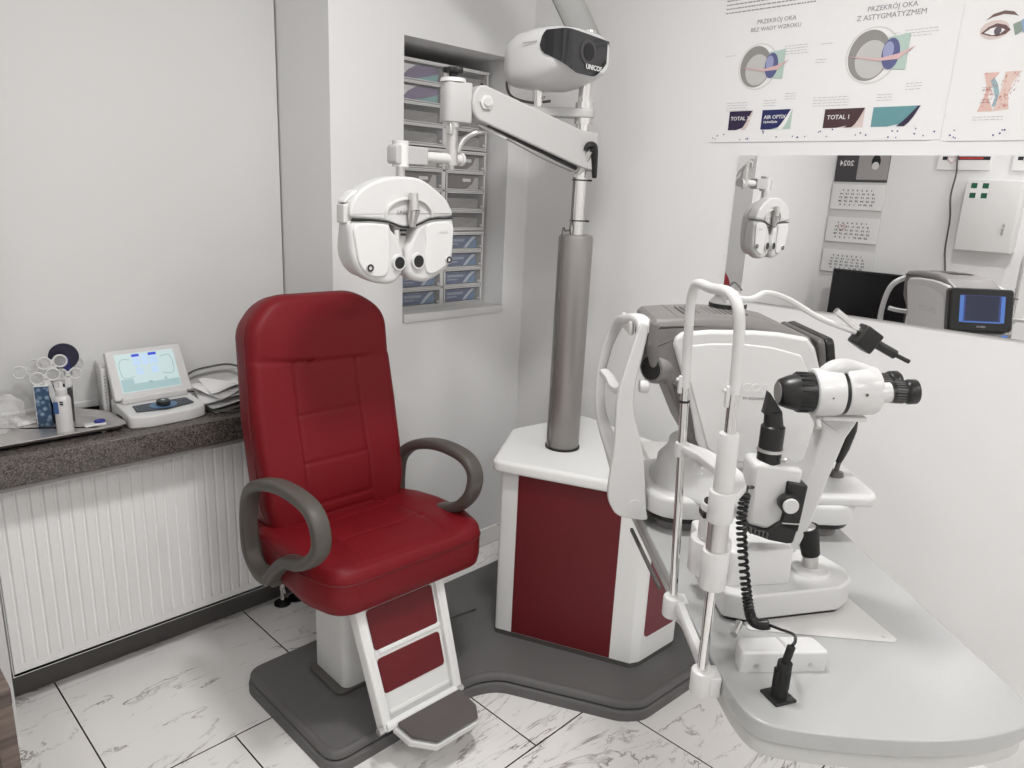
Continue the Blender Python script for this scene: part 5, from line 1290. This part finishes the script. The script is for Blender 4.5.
flipper(.560, 2.318, ZTr+.004, -.1, .135, .015, .06, 'short lens flipper right above the white bottle nozzle')
flipper(.560, 2.352, ZTr+.004, -.2, .160, .016, .14, 'lens flipper leaning right behind the white bottle')
bm = newbm(); box(bm, (0, 0, .004), (.055, .024, .008), .002, 1); lc = obj('lens_case', bm, white, None); lc.location = (.600, 2.230, ZTr+.0); lc.rotation_euler = (0, 0, -.1)
tag(lc, 'small white flat lens case lying on the steel tray', 'lens case')
bm = newbm(); cyl(bm, (.014, .004, .0078), (.014, .004, .013), .0145, n=32, bev=.001); obj('blue_lid', bm, blue_cap, lc)
# clear bag left
bm = newbm(); bmesh.ops.create_icosphere(bm, subdivisions=4, radius=1)
for v in bm.verts:
    n_ = 1+.16*math.sin(v.co.x*7+v.co.z*5)+.12*math.sin(v.co.y*11+2)+.10*math.sin(v.co.z*13+v.co.x*9)
    v.co = Vector((v.co.x*.045*n_, v.co.y*.03*n_, max(0, .045+v.co.z*.05*n_)))
bg = tag(obj('plastic_bag', bm, clearbag), 'crumpled clear plastic bag at the left end of the steel tray', 'bag'); bg.location = (.40, 2.32, ZTr)
bm = newbm(); box(bm, (0, 0, .006), (.05, .06, .012), .002, 1); wb_ = tag(obj('small_carton', bm, paper), 'small flat white carton beside the clear bag on the tray', 'box'); wb_.location = (.455, 2.37, ZTr); wb_.rotation_euler = (0, 0, .2)

# console with screen
cn = thing('control_console', 'white control console with tilted touch screen and dial on the sill', 'console', (.782, 2.235, ZS), math.radians(2))
# base: wedge
bm = newbm()
bp2 = [(-.112, -.066), (-.06, -.084), (.06, -.084), (.112, -.066), (.108, .09), (-.108, .09)]
prism(bm, rpoly(bp2, [.02, .06, .06, .02, .015, .015], 8), 0, .036, .006, seg=4)
for v in bm.verts:
    if v.co.z > .018: v.co.z += .022*max(0, (v.co.y+.084)/.17)
obj('console_base', bm, white, cn)
Mt = mframe((0, -.018, .046), (1, 0, 0), (0, 1, .13))
bm = newbm(); prism(bm, rpoly([(-.085, -.030), (0, -.045), (.085, -.030), (.078, .018), (-.078, .018)], .006), 0, .0012, M=Mt); kp = obj('keypad', bm, mat('keypad_black', (.03, .035, .045), .35), cn)
bm = newbm(); prism(bm, ellipse(0, -.010, .040, .026, 36), .001, .0024, M=Mt); obj('jog_ring', bm, mat('jog_blue', (.09, .17, .28), .35), kp)
bm = newbm(); cyl(bm, Mt @ Vector((0, -.010, .002)), Mt @ Vector((0, -.010, .016)), .0195, n=32, bev=.003); obj('jog_dial', bm, black, kp)
bm = newbm(); cyl(bm, Mt @ Vector((0, -.008, .0158)), Mt @ Vector((0, -.008, .0172)), .006, n=20); obj('jog_centre', bm, alu, kp)
bm = newbm()
for sx_ in (-1, 1):
    for i in range(4):
        for j in range(3): box(bm, (sx_*(.046+i*.0098), -.020+j*.012, .0018), (.006, .006, .0012), .0005, 1, M=Mt)
obj('keys', bm, mat('key_grey', (.13, .15, .18), .4), kp)
tlt = math.radians(26)
Msc = mframe((0.002, .030, .062), (1, 0, 0), (0, math.sin(tlt), math.cos(tlt)))
bm = newbm(); prism(bm, rpoly([(-.114, 0), (.114, 0), (.110, .152), (-.110, .152)], .008), -.022, .0, .004, M=Msc); sc_ = obj('screen_casing', bm, white, cn)
bm = newbm(); prism(bm, [(-.088, .020), (.084, .020), (.084, .138), (-.088, .138)], 0, .0008, M=Msc); obj('touch_screen', bm, lit_white, sc_)
bm = newbm()
def sb(x0, y0, x1, y1, z=.0008): prism(bm, [(x0, y0), (x1, y0), (x1, y1), (x0, y1)], z, z+.0005, M=Msc)
sb(-.086, .022, .082, .044); sb(-.086, .044, -.05, .060); obj('screen_area', bm, lit_cyan, sc_)
bm = newbm(); sb(-.040, .126, -.018, .134); sb(.008, .126, .032, .134); obj('screen_marks', bm, mat('screen_royal', (.02, .03, .3), .3, emit=(.03, .06, .6, .7)), sc_)
bm = newbm(); sb(-.040, .098, -.018, .124); sb(.008, .098, .032, .124); sb(-.014, .098, .004, .132); sb(-.036, .070, -.016, .092); sb(.008, .070, .028, .092); obj('screen_marks', bm, mat('screen_paleblue', (.3, .4, .5), .3, emit=(.38, .5, .68, .7)), sc_)
bm = newbm()
for sx_ in (-1, 1):
    tube(bm, [Msc @ Vector((-.003+sx_*a, b, .0012)) for a, b in ((.045, .118), (.066, .122), (.076, .11), (.078, .09), (.076, .07), (.066, .062), (.042, .066))], .0009, n=6)
sb(-.008, .040, .002, .047, .0012); sb(.040, .045, .046, .052, .0012); obj('screen_marks', bm, mat('screen_line', (.2, .3, .3), .4, emit=(.22, .32, .34, .6)), sc_)
bm = newbm(); box(bm, (0, .045, .060), (.19, .05, .02), .004); obj('hinge', bm, lgrey, cn)
bm = newbm(); box(bm, (-.1115, .01, .018), (.002, .04, .014)); obj('side_port', bm, dgrey, cn)
# grey-white box device behind left
pd = thing('printer_unit', 'slim upright white device with vents behind the console', 'device', (.706, 2.378, ZS), math.radians(-8))
bm = newbm(); box(bm, (0, 0, .078), (.085, .076, .156), .004); obj('casing', bm, white2, pd)
bm = newbm(); box(bm, (-.034, -.008, .074), (.018, .092, .148), .004); obj('front_panel', bm, white, pd)
bm = newbm(); 
for i in range(9): cyl(bm, (-.0425, -.035, .045+i*.010), (-.0438, -.035, .045+i*.010), .002, n=8)
for i in range(9): cyl(bm, (-.034, -.0535, .045+i*.010), (-.034, -.0548, .045+i*.010), .0016, n=8)
obj('vent_hole', bm, dgrey, pd)
bm = newbm()
for i in range(5): box(bm, (.010, -.0385, .085+i*.013), (.055, .002, .006))
obj('vent_slot', bm, dgrey, pd)
bm = newbm(); box(bm, (.035, -.0385, .015), (.010, .002, .018)); obj('socket', bm, black, pd)
# papers / plastic sheets right
pp_ = thing('document_stack', 'loose stack of white papers on the sill between console and chair', 'papers', (1.0, 2.275, ZS))
def sheet(nm, z, w_, d_, rz, lift, m):
    bm = newbm(); N1 = 10
    g = [[bm.verts.new(Euler((0, 0, rz)).to_matrix() @ Vector(((i/N1-.5)*w_, (j/N1-.5)*d_, z+lift*abs(math.sin((i/N1)*2.2+(j/N1)*1.3))**2))) for j in range(N1+1)] for i in range(N1+1)]
    for i in range(N1):
        for j in range(N1): bm.faces.new((g[i][j], g[i+1][j], g[i+1][j+1], g[i][j+1]))
    bmesh.ops.solidify(bm, geom=bm.faces[:], thickness=.0012); return obj(nm, bm, m, pp_, angle=60)
sheet('paper_sheet', .004, .19, .20, .15, .006, mgrey); sheet('paper_sheet', .014, .17, .18, .05, .012, paper); sheet('paper_sheet', .026, .17, .17, -.2, .018, paper); sheet('paper_sheet', .040, .15, .15, .3, .022, paper); sheet('paper_sheet', .052, .12, .13, -.1, .020, paper)
bm = newbm(); tube(bm, [(.90, 2.40, ZS+.006), (.93, 2.395, ZS+.075), (1.0, 2.40, ZS+.092), (1.10, 2.40, ZS+.085), (1.18, 2.40, ZS+.006)], .0035, n=8)
tag(obj('loose_cable', bm, dgrey), 'thin grey cable looping over the papers on the sill', 'cable')
bm = newbm(); tube(bm, [(.895, 2.31, ZS+.006), (.93, 2.25, ZS+.006), (.915, 2.20, ZS+.006), (.96, 2.155, ZS+.006), (1.05, 2.15, ZS+.006)], .003, n=8)
tag(obj('loose_cable', bm, dgrey), 'thin dark cable along the sill edge right of the console', 'cable')
# floor cables between chair and cabinet
bm = newbm(); tube(bm, [(1.28, 1.72, ZB+.003), (1.35, 1.69, ZB+.003), (1.45, 1.70, ZB+.003), (1.60, 1.68, ZB+.003)], .0035, n=8)
tag(obj('floor_cable', bm, dgrey), 'thin cable lying on the grey base between chair and cabinet', 'cable')
bm = newbm(); tube(bm, [(2.02, 1.08, .30), (2.06, 1.0, .15), (2.12, .98, .02), (2.3, 1.1, .008)], .004, n=8)
tag(obj('hanging_cable', bm, dgrey), 'dark cable hanging behind the right side of the cabinet', 'cable')

# ================================================================== MAIN LAMP AND ADDED FILL LAMPS
for i, (x, y, sx_, sy_, P_) in enumerate(LAMPS):
    t = thing('main_or_fill_lamp', 'square flat ceiling lamp, one main and the rest added as fill', 'lamp', (x, y, CEIL), 0, 'ceiling lamps')
    bm = newbm(); box(bm, (0, 0, -.012), (sx_+.03, sy_+.03, .024), .004); obj('lamp_frame', bm, white2, t)
    bm = newbm(); box(bm, (0, 0, -.0265), (sx_, sy_, .003)); obj('diffuser', bm, lampm, t)
    ld = bpy.data.lights.new('lamp_light', 'AREA'); ld.shape = 'RECTANGLE'; ld.size = sx_; ld.size_y = sy_; ld.energy = P_; ld.color = (1, .985, .975)
    lo = bpy.data.objects.new('lamp_light', ld); COL.objects.link(lo); lo.parent = t; lo.location = (0, 0, -.032)
